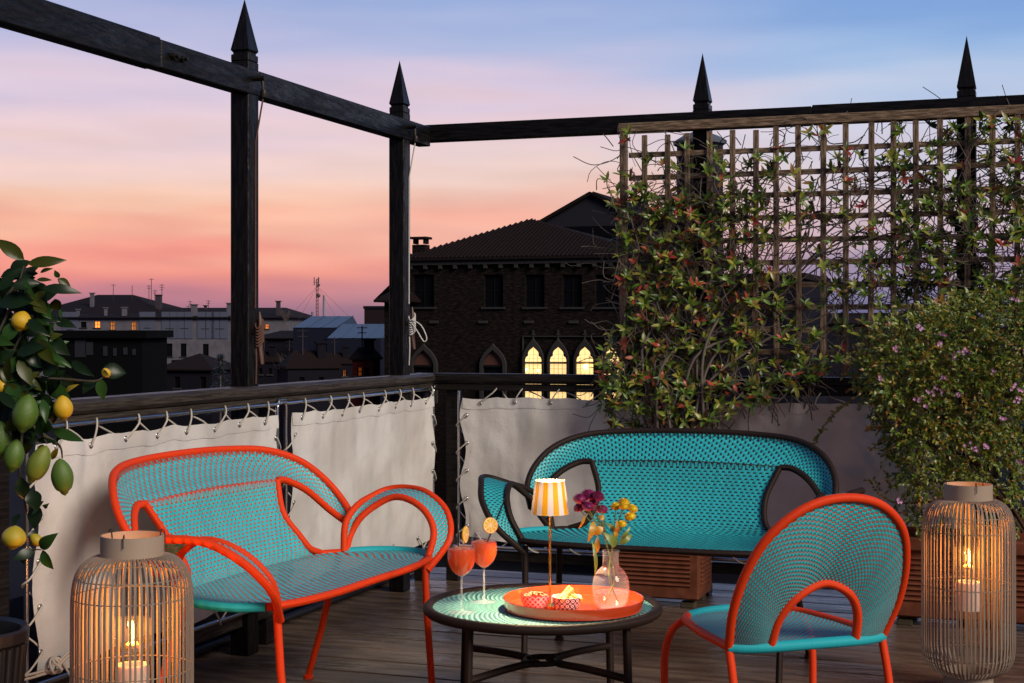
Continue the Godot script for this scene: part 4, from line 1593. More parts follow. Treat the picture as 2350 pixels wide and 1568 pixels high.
	for q in [[49, 738, 50, 46, .3, 0, -.03], [145, 937, 60, 44, -.1, 0, -.03], [4, 886, 42, 36, 0, 0, .0], [58, 950, 92, 58, .15, 1, -.05], [32, 1047, 80, 46, .15, 1, -.02], [88, 1066, 96, 50, .42, 2, -.03], [143, 1095, 88, 50, -.12, 1, -.04], [32, 1234, 56, 55, .1, 3, -.03], [84, 1240, 38, 26, -.7, 3, .01], [2, 1010, 90, 50, 0, 1, .0], [244, 856, 26, 20, -.6, 0, .0]]:
		var h: float = q[2] / FOCAL * depth
		var w: float = q[3] / FOCAL * depth / 2.0
		m = M.new()
		var prof := []
		for k in 17:
			var f := k / 16.0
			var rr := w * pow(sin(PI * f), .62)
			if f < .16:
				rr = minf(rr, w * (.18 + f * 1.8)) * (1.0 if f > 0.0 else 0.0)
			if f > .88 and q[5] != 0:
				rr = w * .32 * sqrt(maxf(0.0, 1.0 - pow((f - .88) / .12, 2.0))) + w * .14 * (1.0 - f) / .12
			prof.append(Vector2(maxf(rr, 0.0) if k > 0 and k < 16 else 0.0, (f - .5) * h))
		m.lathe(prof, 18, Vector3.ZERO, 3.0)
		var c: Color = [Color(.66, .40, .015), Color(.085, .155, .018), Color(.17, .21, .022), Color(.42, .33, .02)][q[5]]
		var lm := mat(c, .38)
		lm.normal_enabled = true
		lm.normal_texture = bump
		lm.normal_scale = 1.2
		lm.uv1_scale = Vector3(2, 1.5 / .07, 1)
		obj("lemon", m, lm, o, Transform3D(Basis.from_euler(Vector3(.1, r.randf(), -q[4])), at.call(q[0], q[1], q[6])))
	# its pot
	var pot := thing("plant_pot", "dark fluted pot of the lemon tree at the bottom left corner", "pot", framed(Vector3(-1.575, 0, -4.32), 0))
	m = M.new()
	m.lathe([Vector2(0, 0), Vector2(.13, 0), Vector2(.165, .43), Vector2(.178, .44), Vector2(.18, .47), Vector2(.174, .478), Vector2(.158, .47), Vector2(.152, .40), Vector2(0, .40)], 40)
	obj("pot_body", m, mat(Color(.012, .012, .014), .35), pot)
	for k in 30:
		m = M.new()
		var w := TAU * k / 30
		m.tube([Vector3(cos(w) * .131, .01, sin(w) * .131), Vector3(cos(w) * .165, .43, sin(w) * .165)], .011, 6)
		obj("rib", m, mat(Color(.012, .012, .014), .35), pot)
	m = M.new()
	m.lathe([Vector2(.153, .42), Vector2(0, .425)], 24)
	obj("soil", m, mat(Color(.02, .014, .01), .95), pot)


func planter(label: String, x: float, z: float, size: Vector3) -> void:
	var o := thing("terracotta_planter", label, "planter", framed(Vector3(x, 0, z), TURN), "terracotta planters by the right railing")
	var w := size.x
	var h := size.y
	var d := size.z
	var m := M.new()
	m.box(Vector3(0, .04 + (h - .04) * .5 - .02, 0), Vector3(w, h - .08, d), .008)
	obj("trough", m, K.terracotta, o)
	m = M.new()
	for q in [[Vector3(0, h - .03, d / 2 + .002), Vector3(w + .03, .06, .036)], [Vector3(0, h - .03, -d / 2 - .002), Vector3(w + .03, .06, .036)]]:
		m.box(q[0], q[1], .006)
	for sx in [-1.0, 1.0]:
		m.box(Vector3(sx * (w / 2 + .002), h - .031, 0), Vector3(.036, .058, d - .034), .004)
	obj("rim", m, K.terracotta, o)
	m = M.new()
	m.box(Vector3(0, h - .058, 0), Vector3(w - .012, .02, d - .012))
	obj("soil", m, mat(Color(.02, .014, .01), .95), o)
	for k in 9:
		var y := h * .30 + k * (h * .52 / 9.0)
		m = M.new()
		m.tube([Vector3(-w / 2 + .04, y, d / 2 + .001), Vector3(w / 2 - .04, y, d / 2 + .001)], .0065, 6)
		obj("ridge", m, K.terracotta, o)
		m = M.new()
		m.tube([Vector3(w / 2 + .001, y, -d / 2 + .04), Vector3(w / 2 + .001, y, d / 2 - .04)], .0065, 6)
		obj("ridge", m, K.terracotta, o)
	for sx in [-1.0, 1.0]:
		for sz in [-1.0, 1.0]:
			m = M.new()
			m.box(Vector3(sx * (w / 2 - .06), .012, sz * (d / 2 - .05)), Vector3(.07, .028, .06), .004)
			obj("foot", m, mat(Color(.07, .06, .04), .8), o)


# ---------------------------------------------------------------- lanterns
func lantern(at: Vector3, label: String, candle_label: String, yaw: float) -> void:
	var t := thing("bamboo_lantern", label, "lantern", framed(at, yaw), "slatted floor lanterns")
	var collar := func(y0: float, y1: float, r: float) -> M:
		var m := M.new()
		m.lathe([Vector2(r - .004, y0), Vector2(r, y0), Vector2(r, y1), Vector2(r - .004, y1), Vector2(r - .004, y0)], 48)
		return m
	obj("top_collar", collar.call(.705, .768, .086), K.taupe, t)
	obj("base_collar", collar.call(.0, .088, .088), K.taupe, t)
	var prof := spline([Vector3(.085, .072, 0), Vector3(.118, .082, 0), Vector3(.150, .112, 0), Vector3(.164, .165, 0), Vector3(.165, .30, 0), Vector3(.165, .48, 0), Vector3(.163, .61, 0), Vector3(.148, .672, 0), Vector3(.118, .704, 0), Vector3(.085, .712, 0)], 4)
	var m := M.new()
	var w := .0032
	var prev := []
	for k in prof.size():
		var p: Vector3 = prof[k]
		var d: Vector3 = (prof[mini(k + 1, prof.size() - 1)] - prof[maxi(k - 1, 0)]).normalized()
		var n := Vector3(d.y, -d.x, 0) * .0011
		var wz := w * (1.0 if p.x > .12 else lerpf(.62, 1.0, (p.x - .085) / .035))
		var ring := [p + n + Vector3(0, 0, wz), p + n - Vector3(0, 0, wz), p - n - Vector3(0, 0, wz), p - n + Vector3(0, 0, wz)]
		if k > 0:
			for j in 4:
				m.poly([prev[j], prev[(j + 1) % 4], ring[(j + 1) % 4], ring[j]], [n, Vector3(0, 0, -1), -n, Vector3(0, 0, 1)][j])
		prev = ring
	var slat := mesh_of([m, K.bamboo])
	for k in 64:
		put("slat", slat, t, Transform3D(Basis(Vector3.UP, TAU * k / 64 + .011 * sin(k * 5.7 + at.x) + .008 * sin(k * 2.3)), Vector3.ZERO))
	for q in [[.655, .1535], [.40, .163], [.145, .158], [.60, .161]]:
		m = M.new()
		var ring := []
		for k in 48:
			ring.append(Vector3(cos(TAU * k / 48) * q[1], q[0], sin(TAU * k / 48) * q[1]))
		m.tube(ring, .0018, 6, true)
		obj("hoop", m, K.bamboo, t)
	for k in 3:
		var d := Vector3.RIGHT.rotated(Vector3.UP, TAU * k / 3 + .5)
		m = M.new()
		m.tube(spline([d * .091 + Vector3.UP * .742, d * .0905 + Vector3.UP * .768, d * .084 + Vector3.UP * .777, d * .078 + Vector3.UP * .762, d * .06 + Vector3.UP * .62, d * .054 + Vector3.UP * .52], 5), .0014, 6)
		obj("hook", m, K.iron, t)
	# the glass with its candle hangs from those hooks
	var g := thing("candle_glass", candle_label, "candle holder", framed(at + Vector3(0, .305, 0), yaw), "glasses with candle lamps in the lanterns")
	m = M.new()
	m.lathe([Vector2(0, 0), Vector2(.048, 0), Vector2(.051, .004), Vector2(.051, .23)], 40, Vector3.ZERO, 3.0)
	obj("glass_cylinder", m, K.glass, g)
	m = M.new()
	m.lathe([Vector2(0, .003), Vector2(.046, .003), Vector2(.046, .10), Vector2(.042, .106), Vector2(0, .103)], 36)
	var wax := mat(Color(.72, .62, .54), .5)
	wax.subsurf_scatter_enabled = true
	wax.subsurf_scatter_strength = 0.3
	obj("candle", m, wax, g)
	m = M.new()
	m.lathe([Vector2(.026, .107), Vector2(.028, .110), Vector2(.028, .155), Vector2(.022, .163), Vector2(.018, .166)], 24, Vector3.ZERO, 3.0)
	obj("inner_jar", m, K.glass, g)
	m = M.new()
	m.lathe([Vector2(.0, .152), Vector2(.017, .152), Vector2(.018, .160), Vector2(.014, .166), Vector2(.005, .170), Vector2(0, .170)], 16)
	obj("burner", m, mat(Color(.5, .36, .2), .4, .3), g)
	m = M.new()
	m.lathe([Vector2(0, .170), Vector2(.006, .176), Vector2(.0095, .188), Vector2(.0085, .202), Vector2(.004, .219), Vector2(0, .228)], 14, Vector3.ZERO, 3.0)
	var fl := mat(Color(1, .7, .3), .5)
	fl.emission_enabled = true
	fl.emission = Color(1.0, .74, .36)
	fl.emission_energy_multiplier = 7.0
	obj("flame", m, fl, g)
	var l := OmniLight3D.new()
	l.name = "flame_light"
	l.position = Vector3(0, .197, 0)
	l.light_color = Color(1.0, .60, .22)
	l.light_energy = CANDLE
	l.light_size = .012
	l.omni_range = 12.0
	l.omni_attenuation = 2.0
	l.shadow_enabled = true
	g.add_child(l)


# ---------------------------------------------------------------- the town
const GROUND := -12.0


func holed_wall(m: M, x0: float, x1: float, y0: float, y1: float, holes: Array, deep: float) -> void:   # faces +z at z 0
	var xs := [x0, x1]
	var ys := [y0, y1]
	for h: Rect2 in holes:
		xs += [h.position.x, h.end.x]
		ys += [h.position.y, h.end.y]
	xs.sort(); ys.sort()
	for i in xs.size() - 1:
		for j in ys.size() - 1:
			if xs[i + 1] - xs[i] < 1e-4 or ys[j + 1] - ys[j] < 1e-4:
				continue
			var c := Vector2((xs[i] + xs[i + 1]) / 2, (ys[j] + ys[j + 1]) / 2)
			var open := false
			for h: Rect2 in holes:
				open = open or h.has_point(c)
			if not open and c.x > x0 and c.x < x1 and c.y > y0 and c.y < y1:
				m.quad(Vector3(xs[i], ys[j], 0), Vector3(xs[i + 1], ys[j], 0), Vector3(xs[i + 1], ys[j + 1], 0), Vector3(xs[i], ys[j + 1], 0))
	for h: Rect2 in holes:
		var a := h.position
		var b := h.end
		m.poly([Vector3(a.x, a.y, 0), Vector3(a.x, b.y, 0), Vector3(a.x, b.y, -deep), Vector3(a.x, a.y, -deep)], Vector3.RIGHT)
		m.poly([Vector3(b.x, a.y, 0), Vector3(b.x, b.y, 0), Vector3(b.x, b.y, -deep), Vector3(b.x, a.y, -deep)], Vector3.LEFT)
		m.poly([Vector3(a.x, a.y, 0), Vector3(b.x, a.y, 0), Vector3(b.x, a.y, -deep), Vector3(a.x, a.y, -deep)], Vector3.UP)
		m.poly([Vector3(a.x, b.y, 0), Vector3(b.x, b.y, 0), Vector3(b.x, b.y, -deep), Vector3(a.x, b.y, -deep)], Vector3.DOWN)


func house(called: String, label: String, f: Transform3D, x0: float, x1: float, eave: float, deep: float, rise: float, hip: float, wall: Material, roof: Material, windows: Array = [], lit := {}, over := .35, tiled := false, cat := "house", hip_right := -1.0) -> Node3D:
	# the front stands on z 0 of f and looks to +z; windows are Rect2 in the front's own axes
	var o := thing(called, label, cat, f)
	var m := M.new()
	holed_wall(m, x0, x1, GROUND, eave, windows, .25)
	for x in [x0, x1]:
		m.poly([Vector3(x, GROUND, 0), Vector3(x, GROUND, -deep), Vector3(x, eave, -deep), Vector3(x, eave, 0)], Vector3(x - (x0 + x1) / 2, 0, 0))
	m.poly([Vector3(x0, GROUND, -deep), Vector3(x1, GROUND, -deep), Vector3(x1, eave, -deep), Vector3(x0, eave, -deep)], Vector3(0, 0, -1))
	if hip == 0.0 and rise > 0.0 and deep > 0.0:
		for x in [x0, x1]:
			m.poly([Vector3(x, eave, 0), Vector3(x, eave, -deep), Vector3(x, eave + rise, -deep / 2)], Vector3(x - (x0 + x1) / 2, 0, 0))
	obj("wall", m, wall, o)
	for k in windows.size():
		var h: Rect2 = windows[k]
		m = M.new()
		m.box(Vector3(h.get_center().x, h.get_center().y, -.215), Vector3(h.size.x, h.size.y, .05))
		var win := obj("window", m, K.void if not lit.has(k) else lit[k], o)
		m = M.new()
		for q in [-.5, .0, .5]:
			m.box(Vector3(h.get_center().x + q * (h.size.x - .07), h.get_center().y, -.17), Vector3(.06, h.size.y, .04))
		m.box(Vector3(h.get_center().x, h.get_center().y, -.171), Vector3(h.size.x, .05, .036))
		obj("frame", m, K.sash, win)
		m = M.new()
		m.box(Vector3(h.get_center().x, h.position.y - .06, .04), Vector3(h.size.x + .3, .12, .16))
		obj("sill", m, K.sill, win)
	m = M.new()
	var a := x0 - over
	var b := x1 + over
	var zf := over
	var zb := -deep - over
	if rise <= 0.0:
		m.box(Vector3((a + b) / 2, eave + .15, (zf + zb) / 2), Vector3(b - a, .3, zf - zb))
	else:
		var ra := Vector3(a + hip, eave + rise, (zf + zb) / 2)
		var rb := Vector3(b - (hip if hip_right < 0.0 else hip_right), eave + rise, (zf + zb) / 2)
		var t := Vector3(0, .12, 0)
		var c := [Vector3(a, eave, zf), Vector3(b, eave, zf), Vector3(b, eave, zb), Vector3(a, eave, zb)]
		m.poly([c[0] + t, c[1] + t, rb + t, ra + t], Vector3(0, 1, 1))
		m.poly([c[2] + t, c[3] + t, ra + t, rb + t], Vector3(0, 1, -1))
		m.poly([c[3] + t, c[0] + t, ra + t], Vector3(-1, .2, 0))
		m.poly([c[1] + t, c[2] + t, rb + t], Vector3(1, .2, 0))
		for k in 4:
			m.poly([c[k], c[(k + 1) % 4], c[(k + 1) % 4] + t, c[k] + t], (c[k] + c[(k + 1) % 4]) / 2 - Vector3((a + b) / 2, 0, (zf + zb) / 2))
		m.poly([c[0], c[1], c[2], c[3]], Vector3.DOWN)
	var rf := obj("roof", m, roof, o)
	if tiled:
		m = M.new()
		var n := int((b - a) / .27)
		for k in n:
			var x := a + (k + .5) / n * (b - a)
			var f2 := minf(1.0, minf((x - a) / maxf(hip, .01), (b - x) / maxf(hip if hip_right < 0.0 else hip_right, .01)))
			var p := Vector3(x, eave + .15, zf)
			var q := Vector3(x, eave + rise * f2 + .15, lerpf(zf, (zf + zb) / 2, f2))
			var steps := maxi(1, int(p.distance_to(q) / .45))
			var pts := []
			var rad := []
			for s in steps * 2:
				pts.append(p.lerp(q, (s / 2 + (.02 if s % 2 == 0 else .98)) / steps))
				rad.append(.085 if s % 2 == 0 else .062)
			if pts.size() > 1:
				m.tube(pts, rad, 5)
		stuff(obj("roof_tiles", m, roof, rf))
	return o


func block(parent: Node, called: String, at: Vector3, size: Vector3, m: Material, cap := 0.0) -> void:
	var w := M.new()
	w.box(at + Vector3(0, size.y / 2, 0), size, 0.0)
	if cap > 0.0:
		w.box(at + Vector3(0, size.y + .06, 0), Vector3(size.x + cap, .12, size.z + cap), 0.0)
	obj(called, w, m, parent)


func aerial(parent: Node, at: Vector3, high: float, m: Material, arms := 3) -> void:
	var w := M.new()
	w.tube([at, at + Vector3(0, high, 0)], .045, 5)
	for k in arms:
		w.tube([at + Vector3(-.35 + .06 * k, high - .12 - k * .32, 0), at + Vector3(.35 - .06 * k, high - .12 - k * .32, 0)], .028, 4)
	obj("aerial", w, m, parent)


func gothic(cx: float, w: float, spring: float, apex: float, low: float) -> Array:   # an ogee arch outline, left foot first
	var q := [Vector2(cx - w / 2, low), Vector2(cx - w / 2, spring)]
	var h := apex - spring
	for k in range(1, 9):
		var f := k / 8.0
		var x := w / 2 * (1.0 - pow(f, 1.7)) if f < .7 else w / 2 * (1.0 - pow(.7, 1.7)) * pow((1.0 - f) / .3, 1.35)
		q.append(Vector2(cx - x, spring + h * f))
	var r := q.duplicate()
	r.reverse()
	for p: Vector2 in r.slice(1):
		q.append(Vector2(2 * cx - p.x, p.y))
	return q


func trefoil(cx: float, w: float, spring: float, apex: float, low: float) -> Array:
	var h := apex - spring
	var half := [Vector2(1, 0), Vector2(1.0, .10), Vector2(.96, .24), Vector2(.86, .33), Vector2(.72, .37), Vector2(.66, .42), Vector2(.67, .54), Vector2(.60, .68), Vector2(.42, .80), Vector2(.20, .89), Vector2(0, 1)]
	var q := [Vector2(cx - w / 2, low)]
	for p: Vector2 in half:
		q.append(Vector2(cx - p.x * w / 2, spring + p.y * h))
	half.reverse()
	for p: Vector2 in half.slice(1):
		q.append(Vector2(cx + p.x * w / 2, spring + p.y * h))
	q.append(Vector2(cx + w / 2, low))
	return q


func fill(m: M, outline: Array, z: float) -> void:
	var pv := PackedVector2Array(outline)
	var t := Geometry2D.triangulate_polygon(pv)
	for k in range(0, t.size(), 3):
		m.poly([Vector3(pv[t[k]].x, pv[t[k]].y, z), Vector3(pv[t[k + 1]].x, pv[t[k + 1]].y, z), Vector3(pv[t[k + 2]].x, pv[t[k + 2]].y, z)], Vector3.BACK)


func band(m: M, a: Array, b: Array, z0: float, z1: float) -> void:   # stone between two outlines of as many points
	for k in a.size() - 1:
		m.poly([Vector3(a[k].x, a[k].y, z1), Vector3(a[k + 1].x, a[k + 1].y, z1), Vector3(b[k + 1].x, b[k + 1].y, z1), Vector3(b[k].x, b[k].y, z1)], Vector3.BACK)
		m.poly([Vector3(a[k].x, a[k].y, z1), Vector3(a[k + 1].x, a[k + 1].y, z1), Vector3(a[k + 1].x, a[k + 1].y, z0), Vector3(a[k].x, a[k].y, z0)], Vector3(a[k].x - b[k].x, a[k].y - b[k].y, 0))
		m.poly([Vector3(b[k].x, b[k].y, z1), Vector3(b[k + 1].x, b[k + 1].y, z1), Vector3(b[k + 1].x, b[k + 1].y, z0), Vector3(b[k].x, b[k].y, z0)], Vector3(b[k].x - a[k].x, b[k].y - a[k].y, 0))


func palazzo() -> void:
	var f := framed(Vector3(1.15, 0, -90), TURN)
	var at := func(x: float, y: float) -> Vector2:
		var q := laid(x, y, f)
		return Vector2(q.x, q.y)
	var rect := func(xa: float, xb: float, ya: float, yb: float) -> Rect2:
		var p: Vector2 = at.call(xa, yb)
		var q: Vector2 = at.call(xb, ya)
		return Rect2(p, q - p)
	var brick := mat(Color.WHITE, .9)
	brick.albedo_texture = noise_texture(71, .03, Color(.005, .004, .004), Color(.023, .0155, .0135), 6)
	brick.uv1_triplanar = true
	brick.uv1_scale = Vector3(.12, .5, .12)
	var roof := mat(Color.WHITE, .8)
	roof.albedo_texture = noise_texture(73, .05, Color(.008, .0055, .006), Color(.022, .013, .012), 4)
	roof.uv1_triplanar = true
	roof.uv1_scale = Vector3(.4, .4, .4)
	K.roof = roof
	var stone := mat(Color(.042, .038, .039), .8)
	var x0: float = at.call(928, 700).x
	var x1: float = at.call(1497, 700).x
	var eave: float = at.call(1219, 595).y
	var wins := [rect.call(948, 996, 630, 705), rect.call(1110.7, 1154.4, 630, 705), rect.call(1205, 1249.5, 630, 705), rect.call(1290.8, 1335.5, 630, 705), rect.call(1366, 1424, 630, 705)]
	var rise: float = laid(1219, 503, f, -7.0).y - eave - .12
	var tipx: float = laid(1219, 503, f, -7.0).x
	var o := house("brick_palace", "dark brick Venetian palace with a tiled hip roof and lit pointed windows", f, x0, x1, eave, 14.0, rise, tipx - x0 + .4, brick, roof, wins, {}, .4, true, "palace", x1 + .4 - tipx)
	var m := M.new()
	m.box(Vector3((x0 + x1) / 2, eave - .16, .09), Vector3(x1 - x0 + .3, .22, .3))
	obj("cornice", m, stone, o)
	for k in 16:
		m = M.new()
		m.box(Vector3(lerpf(x0, x1, (k + .5) / 16), eave - .40, .10), Vector3(.22, .22, .3))
		obj("corbel", m, K.sill, o)
	# chimney at the left eave
	var cp: Vector3 = laid(966, 578, f, -1.2)
	var ch := laid(966, 544, f, -1.2).y - cp.y
	m = M.new()
	m.box(Vector3(cp.x, cp.y + (ch - .5) / 2 - .5, -1.2), Vector3(.85, ch + .5, .8))
	for q in [-.34, .34]:
		m.box(Vector3(cp.x + q, cp.y + ch - .30, -1.2), Vector3(.14, .3, .6))
	m.box(Vector3(cp.x, cp.y + ch - .08, -1.2), Vector3(1.1, .14, 1.0))
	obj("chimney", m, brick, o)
	for x in [833, 1155, 1456, 1750]:
		var c: Vector2 = at.call(705 + x * .3497, 739)
		m = M.new()
		m.box(Vector3(c.x, c.y, .05), Vector3(.58, .16, .12))
		obj("stone_block", m, stone, o)
	# pointed windows: two dark ones and four lit
	var glow := mat(Color(.9, .7, .4), .5)
	glow.emission_enabled = true
	glow.emission = Color(1.0, .83, .54)
	glow.emission_energy_multiplier = 1.5
	var low_glow := glow.duplicate()
	low_glow.emission_energy_multiplier = 1.15
	var lead := mat(Color(.22, .16, .09), .7)
	var foot: float = at.call(1225, 930).y
	for q in [[974, 62, false], [1133, 60, false], [1225, 49, true], [1282, 49, true], [1343.2, 50, true], [1403, 50, true]]:
		var lit: bool = q[2]
		var cx: float = at.call(q[0], 840).x
		var w: float = at.call(q[0] + q[1] / 2.0, 840).x - at.call(q[0] - q[1] / 2.0, 840).x
		var apex: float = at.call(q[0], 776 if lit else 789).y
		var spring: float = at.call(q[0], 826 if lit else 836).y
		var wn := Node3D.new()
		wn.name = numbered("pointed_window", o)
		o.add_child(wn, true)
		var inner_apex: float = at.call(q[0], 796 if lit else 802).y
		m = M.new()
		var outer := gothic(cx, w, spring, apex, foot)
		if lit:
			band(m, outer, gothic(cx, w * .82, spring, inner_apex + .05, foot), -.02, .22)
		else:
			band(m, outer, gothic(cx, w * .76, spring, inner_apex, foot), -.02, .22)
		obj("stone_arch", m, stone, wn)
		var iw := w * (.78 if lit else .74)
		m = M.new()
		var tr: float = at.call(q[0], 830 if lit else 838).y
		var opening := trefoil(cx, iw, tr - .02, inner_apex, tr - .02) if lit else gothic(cx, iw, spring, inner_apex - .05, tr)
		if lit:
			# the stone tracery round the three-lobed head
			var g2 := gothic(cx, w * .83, spring, inner_apex + .06, tr - .02)
			var n := opening.size()
			var fit := []
			for k in n:
				var u := float(k) / (n - 1) * (g2.size() - 1)
				var a: Vector2 = g2[int(u)]
				var b: Vector2 = g2[mini(int(u) + 1, g2.size() - 1)]
				fit.append(a.lerp(b, u - int(u)))
			var tm := M.new()
			band(tm, fit, opening, .0, .15)
			obj("tracery", tm, stone, wn)
		fill(m, opening, .03)
		var up := obj("window_pane", m, glow if lit else mat(Color(.10, .045, .035), .8), wn)
		m = M.new()
		m.quad(Vector3(cx - iw / 2, foot, .028), Vector3(cx + iw / 2, foot, .028), Vector3(cx + iw / 2, tr - .12, .028), Vector3(cx - iw / 2, tr - .12, .028))
		obj("window_pane", m, low_glow if lit else K.void, wn)
		m = M.new()
		m.box(Vector3(cx, tr - .07, .09), Vector3(iw, .13, .1))
		if lit:
			for k in [-.25, .0, .25]:
				m.box(Vector3(cx + k * iw, (foot + tr - .14) / 2, .06), Vector3(.012, tr - .14 - foot, .03))
				m.box(Vector3(cx + k * iw, (tr + lerpf(inner_apex, tr, absf(k) * 2.0 + .08)) / 2, .062), Vector3(.012, lerpf(inner_apex, tr, absf(k) * 2.0 + .08) - tr, .03))
			for k in 5:
				m.box(Vector3(cx, tr - .42 - k * .48, .061), Vector3(iw, .012, .028))
			for k in 2:
				m.box(Vector3(cx, tr + .18 + k * .25, .0615), Vector3(iw * (.95 - k * .30), .012, .028))
		obj("glazing_bars", m, lead if lit else K.sash, wn)
		if lit:
			m = M.new()
			m.tube([Vector3(cx, apex - .02, .1), Vector3(cx, apex + .22, .1)], .05, 5)
			m.box(Vector3(cx, apex + .22, .1), Vector3(.26, .08, .08))
			m.box(Vector3(cx, apex + .35, .1), Vector3(.09, .26, .09))
			obj("finial", m, stone, wn)
	var lampm := mat(Color(1, .9, .6), .5)
	lampm.emission_enabled = true
	lampm.emission = Color(1.0, .86, .55)
	lampm.emission_energy_multiplier = 9.0
	for q in [[1347, 842, .15], [1212, 848, .07], [1238, 850, .07]]:
		var c: Vector2 = at.call(q[0], q[1])
		m = M.new()
		m.ball(Vector3(c.x, c.y, .25), Vector3(q[2], q[2], q[2]), 10, 6)
		obj("window_lamp", m, lampm, o)
	m = M.new()
	var sx: float = at.call(1201, 800).x
	var sy: float = at.call(1201, 772).y
	m.box(Vector3((sx + x1) / 2, sy, .06), Vector3(x1 - sx, .07, .12))
	m.box(Vector3(sx, (sy + foot) / 2 - .04, .06), Vector3(.07, sy - foot, .118))
	obj("string_course", m, stone, o)
	# lower wing on its left
	var wf := framed(Vector3(-8.2, 0, -92.5), TURN)
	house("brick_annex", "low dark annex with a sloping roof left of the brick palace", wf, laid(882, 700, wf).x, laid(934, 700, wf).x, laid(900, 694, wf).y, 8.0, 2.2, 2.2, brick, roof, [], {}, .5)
	# gabled house behind
	var gf := framed(Vector3(5.9, 0, -112), TURN + PI / 2)
	var gl := framed(seen(1359, 752, 112) * Vector3(1, 0, 1), TURN)
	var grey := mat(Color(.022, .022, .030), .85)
	var ga := thing("gabled_house", "grey house with a pointed gable rising behind the brick palace", "house", gl)
	var pk: Vector3 = laid(1359, 447, gl)
	var el: Vector3 = laid(1242, 514, gl)
	var er := Vector3(2 * pk.x - el.x, el.y, 0)
	m = M.new()
	m.poly([Vector3(el.x, GROUND, 0), Vector3(er.x, GROUND, 0), er, pk, el], Vector3.BACK)
	m.poly([Vector3(el.x, GROUND, 0), Vector3(el.x, GROUND, -16), el + Vector3(0, 0, -16), el], Vector3.LEFT)
	m.poly([Vector3(er.x, GROUND, 0), Vector3(er.x, GROUND, -16), er + Vector3(0, 0, -16), er], Vector3.RIGHT)
	obj("wall", m, grey, ga)
	m = M.new()
	for sd in [[el, -1.0], [er, 1.0]]:
		var e: Vector3 = sd[0]
		var out := (e - pk).normalized() * .4
		var u := Vector3(sd[1] * .14, .22, 0)
		m.poly([pk + Vector3(0, 0, .3), e + out + Vector3(0, 0, .3), e + out + Vector3(0, 0, -16), pk + Vector3(0, 0, -16)], Vector3.DOWN)
		m.poly([pk + u + Vector3(0, 0, .3), e + out + u + Vector3(0, 0, .3), e + out + u + Vector3(0, 0, -16), pk + u + Vector3(0, 0, -16)], Vector3.UP)
		m.poly([pk + Vector3(0, 0, .3), e + out + Vector3(0, 0, .3), e + out + u + Vector3(0, 0, .3), pk + u + Vector3(0, 0, .3)], Vector3.BACK)
	obj("roof", m, roof, ga)
	m = M.new()
	var b0: Vector3 = laid(1285, 521, gl)
	m.box(Vector3(pk.x + .6, b0.y - .9, .06), Vector3(er.x - el.x - 2.2, 1.8, .1))
	obj("window_band", m, K.void, ga)
	# bell tower seen through the trellis
	var tf := framed(seen(1606, 752, 125) * Vector3(1, 0, 1), TURN)
	var tw := thing("bell_tower", "slender bell tower with an eight-sided cap seen through the trellis", "tower", tf)
	var px := 125.0 / FOCAL
	m = M.new()
	var topy := EYE + (752 - 336) * px
	m.lathe([Vector2(54 * px, GROUND), Vector2(54 * px, topy)], 8, Vector3.ZERO, 0.1)
	obj("shaft", m, mat(Color(.03, .027, .035), .85), tw)
	m = M.new()
	m.lathe([Vector2(54 * px, topy), Vector2(62 * px, topy + .15), Vector2(63 * px, topy + .4), Vector2(44 * px, topy + .8), Vector2(20 * px, topy + 1.15), Vector2(0, topy + 1.25)], 8, Vector3.ZERO, 0.1)
	obj("cap", m, mat(Color(.09, .11, .14), .6), tw)
	# dark house low behind the vine
	var hf := framed(seen(1700, 752, 75) * Vector3(1, 0, 1), TURN)
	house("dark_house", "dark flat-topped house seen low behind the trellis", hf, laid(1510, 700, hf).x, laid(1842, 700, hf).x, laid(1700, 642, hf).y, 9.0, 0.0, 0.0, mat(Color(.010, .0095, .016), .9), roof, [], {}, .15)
	var hf2 := framed(seen(1990, 752, 170) * Vector3(1, 0, 1), TURN)
	house("distant_house", "low distant house behind the bush on the right", hf2, -12, 14, EYE + 8 * 170 / FOCAL, 10, 1.2, 4, mat(Color(.02, .018, .028), .9), roof)


